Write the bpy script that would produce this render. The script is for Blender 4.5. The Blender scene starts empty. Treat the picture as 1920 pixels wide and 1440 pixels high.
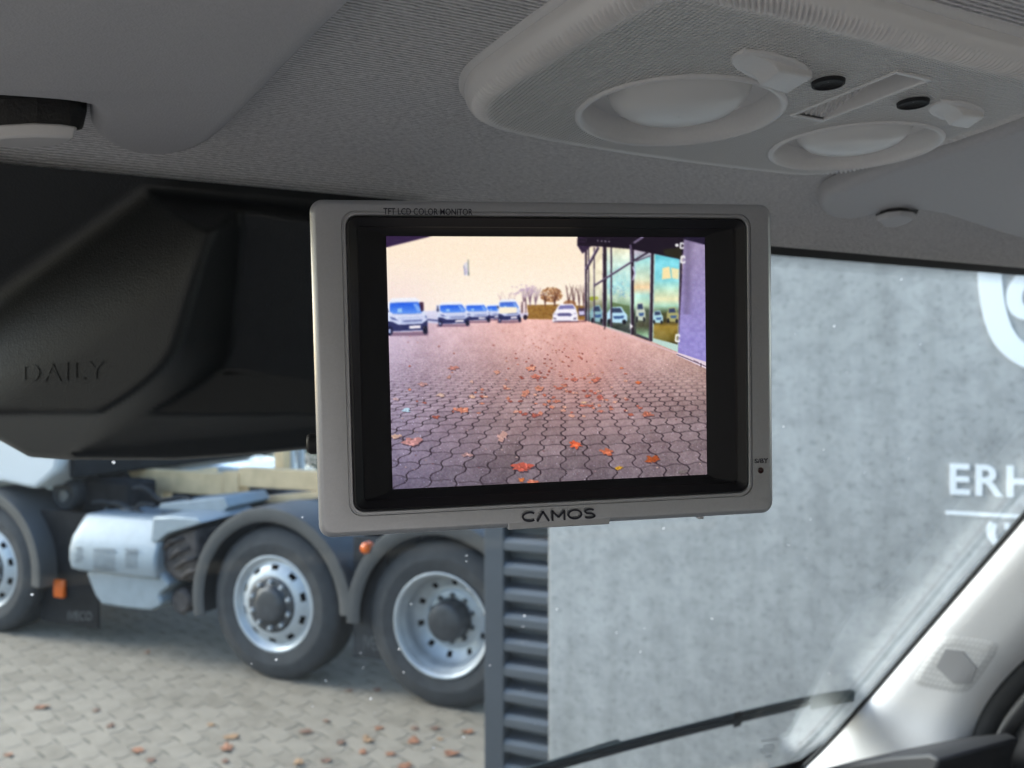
import bpy, bmesh, math, random
import numpy as np
from mathutils import Vector, Matrix
random.seed(7); RNG = np.random.default_rng(11)
scene = bpy.context.scene
COL = scene.collection

# ---------------------------------------------------------------- camera, sky, sun, exposure
CZ = 1.94                      # eye height above the paving
FOC = 1500.0                   # focal length in photo pixels (1920 wide)
cam_d = bpy.data.cameras.new('camera'); cam = bpy.data.objects.new('camera', cam_d); COL.objects.link(cam)
cam.location = (0, 0, CZ); cam.rotation_euler = (math.radians(90), 0, 0)
cam_d.sensor_width = 36; cam_d.lens = FOC / 1920 * 36; cam_d.clip_start = .02; cam_d.clip_end = 500
cam_d.dof.use_dof = True; cam_d.dof.focus_distance = .335; cam_d.dof.aperture_fstop = 14
scene.camera = cam
world = bpy.data.worlds.new('World'); scene.world = world; world.use_nodes = True
SUN_EL, SUN_AZ = math.radians(32), math.radians(288)     # azimuth measured clockwise from +Y
wn = world.node_tree.nodes; wl = world.node_tree.links
sky = wn.new('ShaderNodeTexSky'); sky.sky_type = 'NISHITA'; sky.sun_disc = False
sky.sun_elevation = SUN_EL; sky.sun_rotation = SUN_AZ
sky.dust_density = 1.6; sky.air_density = 1.0; sky.ozone_density = 1.0
wl.new(sky.outputs[0], wn['Background'].inputs[0]); wn['Background'].inputs[1].default_value = .15
sun_d = bpy.data.lights.new('sun', 'SUN'); sun_d.energy = 1.5; sun_d.angle = math.radians(30); sun_d.color = (1, .985, .97)
sun = bpy.data.objects.new('sun', sun_d); COL.objects.link(sun)
sdir = Vector((math.sin(SUN_AZ)*math.cos(SUN_EL), math.cos(SUN_AZ)*math.cos(SUN_EL), math.sin(SUN_EL)))
sun.rotation_euler = sdir.to_track_quat('Z', 'Y').to_euler()
vs = scene.view_settings
vs.view_transform = 'Standard'; vs.look = 'None'; vs.gamma = 1; vs.use_curve_mapping = False
EXPO = 2.0
vs.exposure = EXPO
scene.cycles.max_bounces = 10; scene.cycles.transparent_max_bounces = 16; scene.cycles.diffuse_bounces = 6

# ---------------------------------------------------------------- frames of reference
# van frame: r to the right, f forward, u up, origin at the eye; the van points 23.6 degrees left of the view
RX, RY = .9164, .4003
def V(r, f, u): return Vector((r*RX - f*RY, r*RY + f*RX, CZ + u))
def ray(px, py): return (px-960)/FOC, (720-py)/FOC
def on_u(px, py, u):           # point of the van frame on the level u
    dx, dz = ray(px, py); d = u/dz
    return (RX*dx + RY)*d, (RX - RY*dx)*d
def on_glass(px, py, off=0):   # point of the van frame on the windshield plane shifted by off towards the cabin
    dx, dz = ray(px, py)
    d = (.659 - off*1.2806)/((RX - RY*dx) + .8*dz)
    return (RX*dx + RY)*d, (RX - RY*dx)*d, dz*d
def on_r(px, py, r):
    dx, dz = ray(px, py); d = r/(RX*dx + RY)
    return r, (RX - RY*dx)*d, dz*d
def VG(px, py, off=0): return V(*on_glass(px, py, off))
# truck frame: s to the rear (right), w away from the viewer, z above the paving
TN = (.374, .9274); TT = (.9274, -.374)
def T(s, w, z): return Vector((TN[0]*(4.25+w) + TT[0]*s, TN[1]*(4.25+w) + TT[1]*s, z))
def on_t(px, py, w=0):
    dx, dz = ray(px, py); d = (4.25+w)/(TN[0]*dx + TN[1])
    return d*(TT[0]*dx + TT[1]), CZ + dz*d
# wall frame: a along the wall to the right, o out of the wall (towards the viewer), z up
WN = (.392, .92); WT = (.92, -.392); WD = 3.095
def W(a, o, z): return Vector((WN[0]*(WD-o) + WT[0]*a, WN[1]*(WD-o) + WT[1]*a, z))
def on_w(px, py, o=0):
    dx, dz = ray(px, py); d = (WD-o)/(WN[0]*dx + WN[1])
    return d*(WT[0]*dx + WT[1]), CZ + dz*d
def on_ground(px, py, z=0):
    dx, dz = ray(px, py); d = (z - CZ)/dz
    return dx*d, d

# ---------------------------------------------------------------- objects
def tag(o, label=None, cat=None, group=None, kind=None):
    if label: o['label'] = label
    if cat: o['category'] = cat
    if group: o['group'] = group
    if kind: o['kind'] = kind
    return o
def thing(name, loc, label, cat, group=None):
    o = bpy.data.objects.new(name, None); COL.objects.link(o); o.location = loc; o.empty_display_size = .05
    return tag(o, label, cat, group)
def obj(name, verts, faces, m, parent=None, smooth=False, bevel=0, seg=2, angle=35):
    """one mesh object from world-space vertices; its origin is its parent's origin or its own base"""
    vv = [Vector(v) for v in verts]
    if parent is not None: org = Vector(WORLD[parent.name])
    else:
        a = np.array([v[:] for v in vv]); org = Vector(((a[:,0].min()+a[:,0].max())/2, (a[:,1].min()+a[:,1].max())/2, a[:,2].min()))
    me = bpy.data.meshes.new(name); me.from_pydata([v-org for v in vv], [], faces)
    bm = bmesh.new(); bm.from_mesh(me); bmesh.ops.recalc_face_normals(bm, faces=bm.faces); bm.to_mesh(me); bm.free()
    if m: me.materials.append(m)
    o = bpy.data.objects.new(name, me); COL.objects.link(o)
    if parent is not None: o.parent = parent; WORLD[o.name] = tuple(org)
    else: o.location = org; WORLD[o.name] = tuple(org)
    if smooth:
        for p in me.polygons: p.use_smooth = True
    if bevel:
        b = o.modifiers.new('bevel', 'BEVEL'); b.width = bevel; b.segments = seg; b.limit_method = 'ANGLE'; b.angle_limit = math.radians(angle)
        for p in me.polygons: p.use_smooth = True
        me.set_sharp_from_angle(angle=math.radians(50))
    return o
WORLD = {}
def E(name, loc, label, cat, group=None):
    o = thing(name, loc, label, cat, group); WORLD[o.name] = tuple(loc); return o
class MB:
    def __init__(s): s.v = []; s.f = []
    def add(s, v, f):
        n = len(s.v); s.v += [Vector(x) for x in v]; s.f += [[i+n for i in q] for q in f]; return s
    def box(s, fn, a0, a1, b0, b1, c0, c1):
        P = [(a0,b0,c0),(a1,b0,c0),(a1,b1,c0),(a0,b1,c0),(a0,b0,c1),(a1,b0,c1),(a1,b1,c1),(a0,b1,c1)]
        return s.add([fn(*p) for p in P], [(0,3,2,1),(4,5,6,7),(0,1,5,4),(1,2,6,5),(2,3,7,6),(3,0,4,7)])
    def prism(s, lo, hi):
        n = len(lo); return s.add(list(lo)+list(hi), [list(range(n))[::-1], list(range(n, 2*n))] + [(i,(i+1)%n,n+(i+1)%n,n+i) for i in range(n)])
    def grid(s, pts, nu, nv, closed_u=False):
        f = []
        for i in range(nu - (0 if closed_u else 1)):
            for j in range(nv-1):
                a = i*nv+j; b = ((i+1)%nu)*nv+j; f.append((a, b, b+1, a+1))
        return s.add(pts, f)
    def tube(s, path, rad, n=10, caps=True):
        path = [Vector(p) for p in path]; pts = []
        R = rad if isinstance(rad, (list, tuple)) else [rad]*len(path)
        for i, p in enumerate(path):
            t = (path[min(i+1,len(path)-1)] - path[max(i-1,0)]).normalized()
            x = t.orthogonal().normalized() if i == 0 else (x - t*x.dot(t)).normalized()
            y = t.cross(x)
            pts += [p + x*R[i]*math.cos(2*math.pi*k/n) + y*R[i]*math.sin(2*math.pi*k/n) for k in range(n)]
        base = len(s.v); s.v += pts
        for i in range(len(path)-1):
            for k in range(n): s.f.append([base+i*n+k, base+i*n+(k+1)%n, base+(i+1)*n+(k+1)%n, base+(i+1)*n+k])
        if caps:
            s.f.append([base+k for k in range(n)][::-1]); s.f.append([base+(len(path)-1)*n+k for k in range(n)])
        return s
    def lathe(s, fn, prof, n=48, skip=None, closed=False):
        """fn(x, y, z): x along the axle, circle in y,z; prof = [(x, radius)]"""
        base = len(s.v); m = len(prof)
        for k in range(n):
            a = 2*math.pi*k/n
            for x, r in prof: s.v.append(Vector(fn(x, r*math.cos(a), r*math.sin(a))))
        for k in range(n):
            for j in range(m - (0 if closed else 1)):
                if skip and skip(k, j): continue
                j2 = (j+1) % m; k2 = (k+1) % n
                s.f.append([base+k*m+j, base+k2*m+j, base+k2*m+j2, base+k*m+j2])
        return s
    def done(s, name, m, parent=None, **kw): return obj(name, s.v, s.f, m, parent, **kw)

# ---------------------------------------------------------------- materials
def mat(name, col, rough=.6, metal=0, var=.0, vscale=20, bump=None, spec=.5, col2=None, coat=0, detail=4):
    m = bpy.data.materials.new(name); m.use_nodes = True; nt = m.node_tree; b = nt.nodes['Principled BSDF']
    b.inputs['Base Color'].default_value = (*col, 1); b.inputs['Roughness'].default_value = rough; b.inputs['Metallic'].default_value = metal
    b.inputs['Specular IOR Level'].default_value = spec; b.inputs['Coat Weight'].default_value = coat
    tc = nt.nodes.new('ShaderNodeTexCoord')
    if var or col2:
        n = nt.nodes.new('ShaderNodeTexNoise'); n.inputs['Scale'].default_value = vscale; n.inputs['Detail'].default_value = detail
        nt.links.new(tc.outputs['Object'], n.inputs['Vector'])
        r = nt.nodes.new('ShaderNodeValToRGB'); r.color_ramp.elements[0].position = .3; r.color_ramp.elements[1].position = .7
        c1 = [max(0, c*(1-var)) for c in col]; c2 = col2 if col2 else [c*(1+var) for c in col]
        r.color_ramp.elements[0].color = (*c1, 1); r.color_ramp.elements[1].color = (*c2, 1)
        nt.links.new(n.outputs['Fac'], r.inputs[0]); nt.links.new(r.outputs[0], b.inputs['Base Color'])
    if bump:
        sc, st, dist = bump
        n = nt.nodes.new('ShaderNodeTexNoise'); n.inputs['Scale'].default_value = sc; n.inputs['Detail'].default_value = 3
        nt.links.new(tc.outputs['Object'], n.inputs['Vector'])
        bp = nt.nodes.new('ShaderNodeBump'); bp.inputs['Strength'].default_value = st; bp.inputs['Distance'].default_value = dist
        nt.links.new(n.outputs['Fac'], bp.inputs['Height']); nt.links.new(bp.outputs[0], b.inputs['Normal'])
    return m
def nodes_of(m): return m.node_tree.nodes, m.node_tree.links, m.node_tree.nodes['Principled BSDF']

M = {}
M['silver'] = mat('silver_paint', (.41,.415,.435), .28, .7, bump=(2200,.12,.0004), var=.03, vscale=900)
M['mon_black'] = mat('black_plastic', (.006,.006,.008), .55, spec=.3, bump=(1500,.1,.0003))
M['ink'] = mat('dark_ink', (.012,.012,.022), .6)
M['visor'] = mat('visor_vinyl', (.42,.415,.43), .5, bump=(900,.35,.0008), var=.04, vscale=350)
M['trim_grey'] = mat('grey_trim', (.66,.65,.65), .32, bump=(1100,.2,.0005), var=.02, vscale=500)
M['cap'] = mat('pale_cap', (.50,.49,.49), .38)
M['black'] = mat('deep_black_plastic', (.010,.010,.011), .55, bump=(700,.5,.0008))
M['housing'] = mat('grained_black_plastic', (.006,.0078,.009), .48, bump=(800,.35,.0008), spec=.5)
M['pillar'] = mat('pale_pillar_trim', (.64,.64,.645), .5, bump=(900,.15,.0005), var=.02, vscale=300)
M['dark_grille'] = mat('grille_dark', (.33,.33,.34), .6)
M['rubber'] = mat('rubber', (.020,.021,.023), .7, var=.15, vscale=40, bump=(300,.3,.001))
M['wiper'] = mat('wiper_plastic', (.13,.16,.17), .45, bump=(400,.1,.0005))
M['tyre'] = mat('tyre_rubber', (.032,.034,.037), .75, var=.22, vscale=14, bump=(90,.3,.002))
M['rim'] = mat('painted_rim', (.42,.445,.465), .42, .3, var=.10, vscale=12, bump=(60,.1,.001))
M['hub'] = mat('hub_black', (.034,.037,.042), .45, bump=(40,.3,.002), var=.3, vscale=20)
M['steel_dark'] = mat('dark_steel', (.10,.105,.11), .5, .4, var=.25, vscale=18)
M['chassis'] = mat('chassis_black', (.008,.0085,.0095), .75, spec=.2, var=.4, vscale=9, bump=(30,.4,.004))
M['chassis2'] = mat('chassis_grey', (.026,.028,.031), .7, spec=.25, var=.4, vscale=9, bump=(30,.4,.004))
M['fender'] = mat('fender_plastic', (.060,.060,.060), .55, var=.1, vscale=8, bump=(200,.2,.001))
M['truck_white'] = mat('truck_white_paint', (.52,.55,.57), .3, coat=.3, var=.02, vscale=3)
M['aluminium'] = mat('exhaust_aluminium', (.23,.27,.30), .5, .12, var=.08, vscale=14, bump=(45,.25,.003))
M['rust'] = mat('rusty_scoop', (.055,.045,.042), .7, var=.5, vscale=22, bump=(40,.6,.006))
M['orange'] = mat('amber_lens', (.62,.11,.006), .25)
M['wood'] = mat('raw_pine', (.80,.56,.31), .7, var=.16, vscale=7, bump=(80,.3,.002))
M['letter'] = mat('white_sign_paint', (.85,.86,.86), .5)
M['car_white'] = mat('car_white_paint', (.5,.53,.55), .25, coat=.5)
M['car_glass'] = mat('car_tinted_glass', (.03,.04,.045), .08)
M['hedge'] = mat('hedge_leaf', (.05,.075,.03), .6, var=.4, vscale=6)
M['bark'] = mat('hedge_stem', (.06,.045,.03), .8)
M['post'] = mat('anthracite_post', (.055,.063,.074), .5, var=.06, vscale=6)
M['clad'] = mat('anthracite_cladding', (.085,.094,.105), .45, .1, var=.06, vscale=6)
M['dash'] = mat('dash_black', (.022,.022,.024), .6, bump=(600,.4,.001))
M['door'] = mat('door_trim', (.07,.07,.072), .6, bump=(600,.3,.001))
M['rear_block'] = mat('rear_block_grey', (.30,.30,.30), .8)  # grey of the added rear wall, sets how much it bounces
M['frit'] = mat('black_frit', (.006,.006,.007), .4)
M['etch'] = mat('etched_mark', (.16,.17,.18), .7)
M['lens_pale'] = mat('pale_lens', (.70,.69,.68), .25)
M['lens_glass'] = mat('dark_lens', (.004,.004,.006), .08)
M['rooftin'] = mat('van_paint', (.7,.7,.7), .35)
LEAFS = [mat('leaf_rust', (.28,.12,.06), .75, var=.3, vscale=40), mat('leaf_brown', (.18,.095,.06), .8, var=.3, vscale=40),
         mat('leaf_tan', (.31,.18,.09), .75, var=.3, vscale=40)]

def fabric():
    m = mat('headliner_knit', (.40,.39,.395), .95, spec=.1); n, l, b = nodes_of(m)
    tc = n.new('ShaderNodeTexCoord')
    mp = n.new('ShaderNodeMapping'); l.new(tc.outputs['UV'], mp.inputs[0])
    # knit: rows along the van's width, broken into stitches
    w = n.new('ShaderNodeTexWave'); w.wave_type = 'BANDS'; w.bands_direction = 'Y'; w.inputs['Scale'].default_value = 118; w.inputs['Distortion'].default_value = 1.6
    w.inputs['Detail'].default_value = 2; w.inputs['Detail Scale'].default_value = 2.2
    l.new(mp.outputs[0], w.inputs[0])
    ns = n.new('ShaderNodeTexNoise'); ns.inputs['Scale'].default_value = 1; ns.inputs['Detail'].default_value = 3
    m2 = n.new('ShaderNodeMapping'); m2.inputs['Scale'].default_value = (260, 900, 1); l.new(tc.outputs['UV'], m2.inputs[0]); l.new(m2.outputs[0], ns.inputs['Vector'])
    mx = n.new('ShaderNodeMath'); mx.operation = 'MULTIPLY_ADD'; mx.inputs[1].default_value = .55; l.new(w.outputs['Fac'], mx.inputs[0]); l.new(ns.outputs['Fac'], mx.inputs[2])
    bp = n.new('ShaderNodeBump'); bp.inputs['Strength'].default_value = 1.0; bp.inputs['Distance'].default_value = .0018
    l.new(mx.outputs[0], bp.inputs['Height']); l.new(bp.outputs[0], b.inputs['Normal'])
    rp = n.new('ShaderNodeValToRGB'); rp.color_ramp.elements[0].position = .35; rp.color_ramp.elements[1].position = 1.0
    rp.color_ramp.elements[0].color = (.36,.355,.365,1); rp.color_ramp.elements[1].color = (.82,.81,.82,1)
    l.new(mx.outputs[0], rp.inputs[0]); l.new(rp.outputs[0], b.inputs['Base Color'])
    return m
M['fabric'] = fabric()
def weave():
    m = mat('woven_plastic', (.73,.715,.705), .30); n, l, b = nodes_of(m)
    tc = n.new('ShaderNodeTexCoord')
    hs = []
    for d, sc in (('X', 150), ('Y', 150)):
        w = n.new('ShaderNodeTexWave'); w.wave_type = 'BANDS'; w.bands_direction = d; w.inputs['Scale'].default_value = sc; l.new(tc.outputs['UV'], w.inputs[0]); hs.append(w)
    mu = n.new('ShaderNodeMath'); mu.operation = 'ADD'; l.new(hs[0].outputs['Fac'], mu.inputs[0]); l.new(hs[1].outputs['Fac'], mu.inputs[1])
    at = n.new('ShaderNodeAttribute'); at.attribute_name = 'weave'
    m3 = n.new('ShaderNodeMath'); m3.operation = 'MULTIPLY'; l.new(mu.outputs[0], m3.inputs[0]); l.new(at.outputs['Fac'], m3.inputs[1])
    bp = n.new('ShaderNodeBump'); bp.inputs['Strength'].default_value = .9; bp.inputs['Distance'].default_value = .0012
    l.new(m3.outputs[0], bp.inputs['Height']); l.new(bp.outputs[0], b.inputs['Normal'])
    return m
M['weave'] = weave()
def glass_mat():
    m = bpy.data.materials.new('windshield_glass'); m.use_nodes = True; n = m.node_tree.nodes; l = m.node_tree.links; n.clear()
    out = n.new('ShaderNodeOutputMaterial'); tr = n.new('ShaderNodeBsdfTransparent'); tr.inputs[0].default_value = (.90,.945,.95,1)
    gl = n.new('ShaderNodeBsdfGlossy'); gl.inputs['Roughness'].default_value = .02
    lw = n.new('ShaderNodeLayerWeight'); lw.inputs[0].default_value = .5
    p5 = n.new('ShaderNodeMath'); p5.operation = 'POWER'; p5.inputs[1].default_value = 5; l.new(lw.outputs['Facing'], p5.inputs[0])
    fr = n.new('ShaderNodeMath'); fr.operation = 'MULTIPLY_ADD'; fr.inputs[1].default_value = .9; fr.inputs[2].default_value = .03; l.new(p5.outputs[0], fr.inputs[0])
    mx = n.new('ShaderNodeMixShader'); l.new(fr.outputs[0], mx.inputs[0]); l.new(tr.outputs[0], mx.inputs[1]); l.new(gl.outputs[0], mx.inputs[2])
    # dust specks and a faint film
    tc = n.new('ShaderNodeTexCoord'); vo = n.new('ShaderNodeTexVoronoi'); vo.inputs['Scale'].default_value = 48; l.new(tc.outputs['Object'], vo.inputs['Vector'])
    sp = n.new('ShaderNodeSeparateColor'); l.new(vo.outputs['Color'], sp.inputs[0])
    pw = n.new('ShaderNodeMath'); pw.operation = 'POWER'; pw.inputs[1].default_value = 5; l.new(sp.outputs[0], pw.inputs[0])
    ml = n.new('ShaderNodeMath'); ml.operation = 'MULTIPLY'; ml.inputs[1].default_value = .085; l.new(pw.outputs[0], ml.inputs[0])
    lt = n.new('ShaderNodeMath'); lt.operation = 'LESS_THAN'; l.new(vo.outputs['Distance'], lt.inputs[0]); l.new(ml.outputs[0], lt.inputs[1])
    a = n.new('ShaderNodeMath'); a.operation = 'MULTIPLY_ADD'; a.inputs[1].default_value = .35; a.inputs[2].default_value = .001; l.new(lt.outputs[0], a.inputs[0])
    df = n.new('ShaderNodeBsdfTranslucent'); df.inputs[0].default_value = (.8,.82,.84,1)
    m2 = n.new('ShaderNodeMixShader'); l.new(a.outputs[0], m2.inputs[0]); l.new(mx.outputs[0], m2.inputs[1]); l.new(df.outputs[0], m2.inputs[2])
    l.new(m2.outputs[0], out.inputs[0]); return m
M['glass'] = glass_mat()
def concrete():
    m = mat('raw_concrete', (.40,.41,.41), .85); n, l, b = nodes_of(m)
    tc = n.new('ShaderNodeTexCoord'); mp = n.new('ShaderNodeMapping'); l.new(tc.outputs['UV'], mp.inputs[0])
    def noise(sc, det, mapping=None, rough=.55):
        x = n.new('ShaderNodeTexNoise'); x.inputs['Scale'].default_value = sc; x.inputs['Detail'].default_value = det; x.inputs['Roughness'].default_value = rough
        if mapping:
            q = n.new('ShaderNodeMapping'); q.inputs['Scale'].default_value = mapping; l.new(tc.outputs['UV'], q.inputs[0]); l.new(q.outputs[0], x.inputs['Vector'])
        else: l.new(tc.outputs['UV'], x.inputs['Vector'])
        return x
    def ramp(src, p0, c0, p1, c1):
        r = n.new('ShaderNodeValToRGB'); e = r.color_ramp.elements; e[0].position = p0; e[1].position = p1; e[0].color = (*c0,1); e[1].color = (*c1,1); l.new(src, r.inputs[0]); return r
    def mul(a, bb, fac=1):
        x = n.new('ShaderNodeMix'); x.data_type = 'RGBA'; x.blend_type = 'MULTIPLY'; x.inputs[0].default_value = fac; l.new(a, x.inputs[6]); l.new(bb, x.inputs[7]); return x.outputs[2]
    big = ramp(noise(1.7, 5).outputs['Fac'], .3, (.372,.368,.352), .7, (.445,.44,.422))
    mid = ramp(noise(13, 5, None, .7).outputs['Fac'], .32, (.76,.76,.77), .60, (1,1,1))
    speck = ramp(noise(42, 3).outputs['Fac'], .30, (.68,.685,.69), .46, (1,1,1))
    streak = ramp(noise(1, 4, (11, .5, 1)).outputs['Fac'], .34, (.84,.84,.835), .60, (1.0,1.0,1.0))
    spots = n.new('ShaderNodeTexVoronoi'); spots.inputs['Scale'].default_value = 26; l.new(tc.outputs['UV'], spots.inputs['Vector'])
    pit = ramp(spots.outputs['Distance'], .05, (.78,.78,.78), .16, (1,1,1))
    c = mul(mul(mul(mul(big.outputs[0], mid.outputs[0]), speck.outputs[0], .75), streak.outputs[0], .8), pit.outputs[0], .7)
    l.new(c, b.inputs['Base Color'])
    bp = n.new('ShaderNodeBump'); bp.inputs['Strength'].default_value = .3; bp.inputs['Distance'].default_value = .004
    l.new(noise(60, 4).outputs['Fac'], bp.inputs['Height']); l.new(bp.outputs[0], b.inputs['Normal'])
    return m
M['concrete'] = concrete()
def paver_mat():
    m = mat('paver_concrete', (.30,.29,.275), .85); n, l, b = nodes_of(m)
    oi = n.new('ShaderNodeObjectInfo'); tc = n.new('ShaderNodeTexCoord'); geo = n.new('ShaderNodeNewGeometry')
    no = n.new('ShaderNodeTexNoise'); no.inputs['Scale'].default_value = 9; no.inputs['Detail'].default_value = 6; l.new(geo.outputs['Position'], no.inputs['Vector'])
    n2 = n.new('ShaderNodeTexNoise'); n2.inputs['Scale'].default_value = 1.1; n2.inputs['Detail'].default_value = 3; l.new(geo.outputs['Position'], n2.inputs['Vector'])
    ad = n.new('ShaderNodeMath'); ad.operation = 'MULTIPLY_ADD'; ad.inputs[1].default_value = .30; l.new(oi.outputs['Random'], ad.inputs[0]); l.new(no.outputs['Fac'], ad.inputs[2])
    a2 = n.new('ShaderNodeMath'); a2.operation = 'MULTIPLY_ADD'; a2.inputs[1].default_value = .5; l.new(n2.outputs['Fac'], a2.inputs[0]); l.new(ad.outputs[0], a2.inputs[2])
    r = n.new('ShaderNodeValToRGB'); e = r.color_ramp.elements; e[0].position = .55; e[1].position = 1.15; e[0].color = (.180,.150,.110,1); e[1].color = (.262,.222,.168,1)
    l.new(a2.outputs[0], r.inputs[0]); l.new(r.outputs[0], b.inputs['Base Color'])
    bp = n.new('ShaderNodeBump'); bp.inputs['Strength'].default_value = .4; bp.inputs['Distance'].default_value = .003
    n3 = n.new('ShaderNodeTexNoise'); n3.inputs['Scale'].default_value = 120; l.new(geo.outputs['Position'], n3.inputs['Vector'])
    l.new(n3.outputs['Fac'], bp.inputs['Height']); l.new(bp.outputs[0], b.inputs['Normal'])
    return m
M['paver'] = paver_mat()
M['joint'] = mat('joint_sand', (.15,.132,.10), .95, col2=(.21,.185,.145), vscale=8, var=.3)

def set_uv(o, fn):
    me = o.data; uv = me.uv_layers.new(name='UVMap')
    mw = Vector(WORLD[o.name])
    co = [fn(v.co + mw) for v in me.vertices]
    for lp in me.loops: uv.data[lp.index].uv = co[lp.vertex_index]
def text_mesh(body, h, fn, depth, sx=1.0, spacing=1.0, center=False, bold=0.0):
    """flat lettering as solid mesh; fn(x, y, z) places it; h = capital height"""
    cu = bpy.data.curves.new('t', 'FONT'); cu.body = body; cu.size = 1; cu.space_character = spacing; cu.extrude = .5; cu.resolution_u = 4; cu.offset = bold
    o = bpy.data.objects.new('t', cu); COL.objects.link(o)
    me = bpy.data.meshes.new_from_object(o)
    vs_ = np.array([v.co[:] for v in me.vertices]); fs = [list(p.vertices) for p in me.polygons]
    bpy.data.objects.remove(o); bpy.data.curves.remove(cu); bpy.data.meshes.remove(me)
    k = h/(vs_[:,1].max() - 0.0) if True else 1
    x = (vs_[:,0]-vs_[:,0].min())*k*sx; y = vs_[:,1]*k; z = (vs_[:,2]+.5)*depth
    if center: x -= x.max()/2
    return [fn(a, b_, c) for a, b_, c in zip(x, y, z)], fs
def chaikin(p, it=2, closed=True):
    for _ in range(it):
        q = []; n = len(p)
        for i in range(n if closed else n-1):
            a, b = p[i], p[(i+1)%n]
            q += [tuple(.75*x+.25*y for x, y in zip(a,b)), tuple(.25*x+.75*y for x, y in zip(a,b))]
        if not closed: q = [p[0]] + q + [p[-1]]
        p = q
    return p
def inset(poly, d):
    n = len(poly); area = sum(poly[i][0]*poly[(i+1)%n][1]-poly[(i+1)%n][0]*poly[i][1] for i in range(n)); sg = 1 if area > 0 else -1
    out = []
    for i in range(n):
        a, c = poly[i-1], poly[(i+1)%n]; tx, ty = c[0]-a[0], c[1]-a[1]; L = math.hypot(tx, ty) or 1
        out.append((poly[i][0]-sg*ty/L*d, poly[i][1]+sg*tx/L*d))
    return out
def pad(mb, poly, u_low, u_top, rad, fn=lambda r, f, u: V(r, f, u), steps=4, up=1):
    """rounded-edge slab hanging down to u_low, from a plan outline"""
    rings = [(poly, u_top)]
    for k in range(steps+1):
        a = k/steps*math.pi/2
        rings.append((inset(poly, rad*(1-math.cos(a))), u_low + up*rad*(1-math.sin(a))))
    n = len(poly); base = len(mb.v)
    for pl, u in rings: mb.v += [fn(x, y, u) for x, y in pl]
    for i in range(len(rings)-1):
        for k in range(n): mb.f.append([base+i*n+k, base+i*n+(k+1)%n, base+(i+1)*n+(k+1)%n, base+(i+1)*n+k])
    mb.f.append([base+(len(rings)-1)*n+k for k in range(n)]); mb.f.append([base+k for k in range(n)][::-1])
    return mb

# ================================================================ STRUCTURE OUTSIDE
# ---- paving
# hold the far paving in one sheet, near pavers are separate stones
gobj = obj('ground', [(-60,-40,-.0032),(60,-40,-.0032),(60,80,-.0032),(-60,80,-.0032)], [(0,1,2,3)], M['joint']); tag(gobj, kind='structure')
def paver_mesh():
    # interlocking zigzag stone 0.225 x 0.1125
    A, B, j, z = .225, .1125, .0026, .028
    top = [(0,0),(A*.25,0),(A*.37,B*.10),(A*.63,B*.10),(A*.75,0),(A,0)]
    left = [(0,B),(0,B*.78),(B*.10,B*.6),(B*.10,B*.4),(0,B*.22)]
    outl = [(x, y) for x, y in top] + [(A, B*.22),(A+B*.10,B*.4),(A+B*.10,B*.6),(A,B*.78)] + [(x, y+B) for x, y in top[::-1]] + left[1:]
    outl = [(x-A/2, y-B/2) for x, y in outl]
    o1 = inset(outl, j); o2 = inset(outl, j+.0018); n = len(outl)
    v = [(x,y,-.03) for x,y in o1] + [(x,y,-.0010) for x,y in o1] + [(x,y,0) for x,y in o2]
    f = [[i,(i+1)%n,n+(i+1)%n,n+i] for i in range(n)] + [[n+i,n+(i+1)%n,2*n+(i+1)%n,2*n+i] for i in range(n)] + [[2*n+i for i in range(n)]]
    return v, f
pv, pf = paver_mesh()
pme = bpy.data.meshes.new('paver'); pme.from_pydata(pv, [], pf); pme.materials.append(M['paver'])
PANG = math.radians(-42); pc, ps_ = math.cos(PANG), math.sin(PANG)
cells = []
for i in range(-130, 130):
    for jrow in range(-230, 230):
        a = i*.225 + (.1125 if jrow % 2 else 0); b = jrow*.1125
        x = -2 + a*pc - b*ps_; y = 5.2 + a*ps_ + b*pc
        if y < 1.2 or y > 11 or x < -9.5 or x > 4: continue
        px, py = 960 + FOC*x/y, 720 + FOC*CZ/y
        vis = -40 < px < 925 and 1185 < py < 1460
        cells.append((0 if vis else 1, y, x))
cells.sort()
near = [c for c in cells if c[0] == 0][:300]; rest = cells[len(near):]
for k, (q, y, x) in enumerate(near):
    o = bpy.data.objects.new('paver', pme); COL.objects.link(o); o.parent = gobj
    o.location = Vector((x, y, random.uniform(-.001,.001))) - Vector(WORLD['ground']); o.rotation_euler = (random.gauss(0,.003), random.gauss(0,.003), PANG)
base = np.array(pv); n0 = len(pv); allv = []; allf = []
for k, (q, y, x) in enumerate(rest):
    dz = random.uniform(-.002,.002)
    allv += [(x + a*pc - b*ps_, y + a*ps_ + b*pc, z+dz) for a, b, z in pv]
    allf += [[i+k*n0 for i in fc] for fc in pf]
o = obj('paver_field', allv, allf, M['paver'], gobj); tag(o, kind='stuff')

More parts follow.
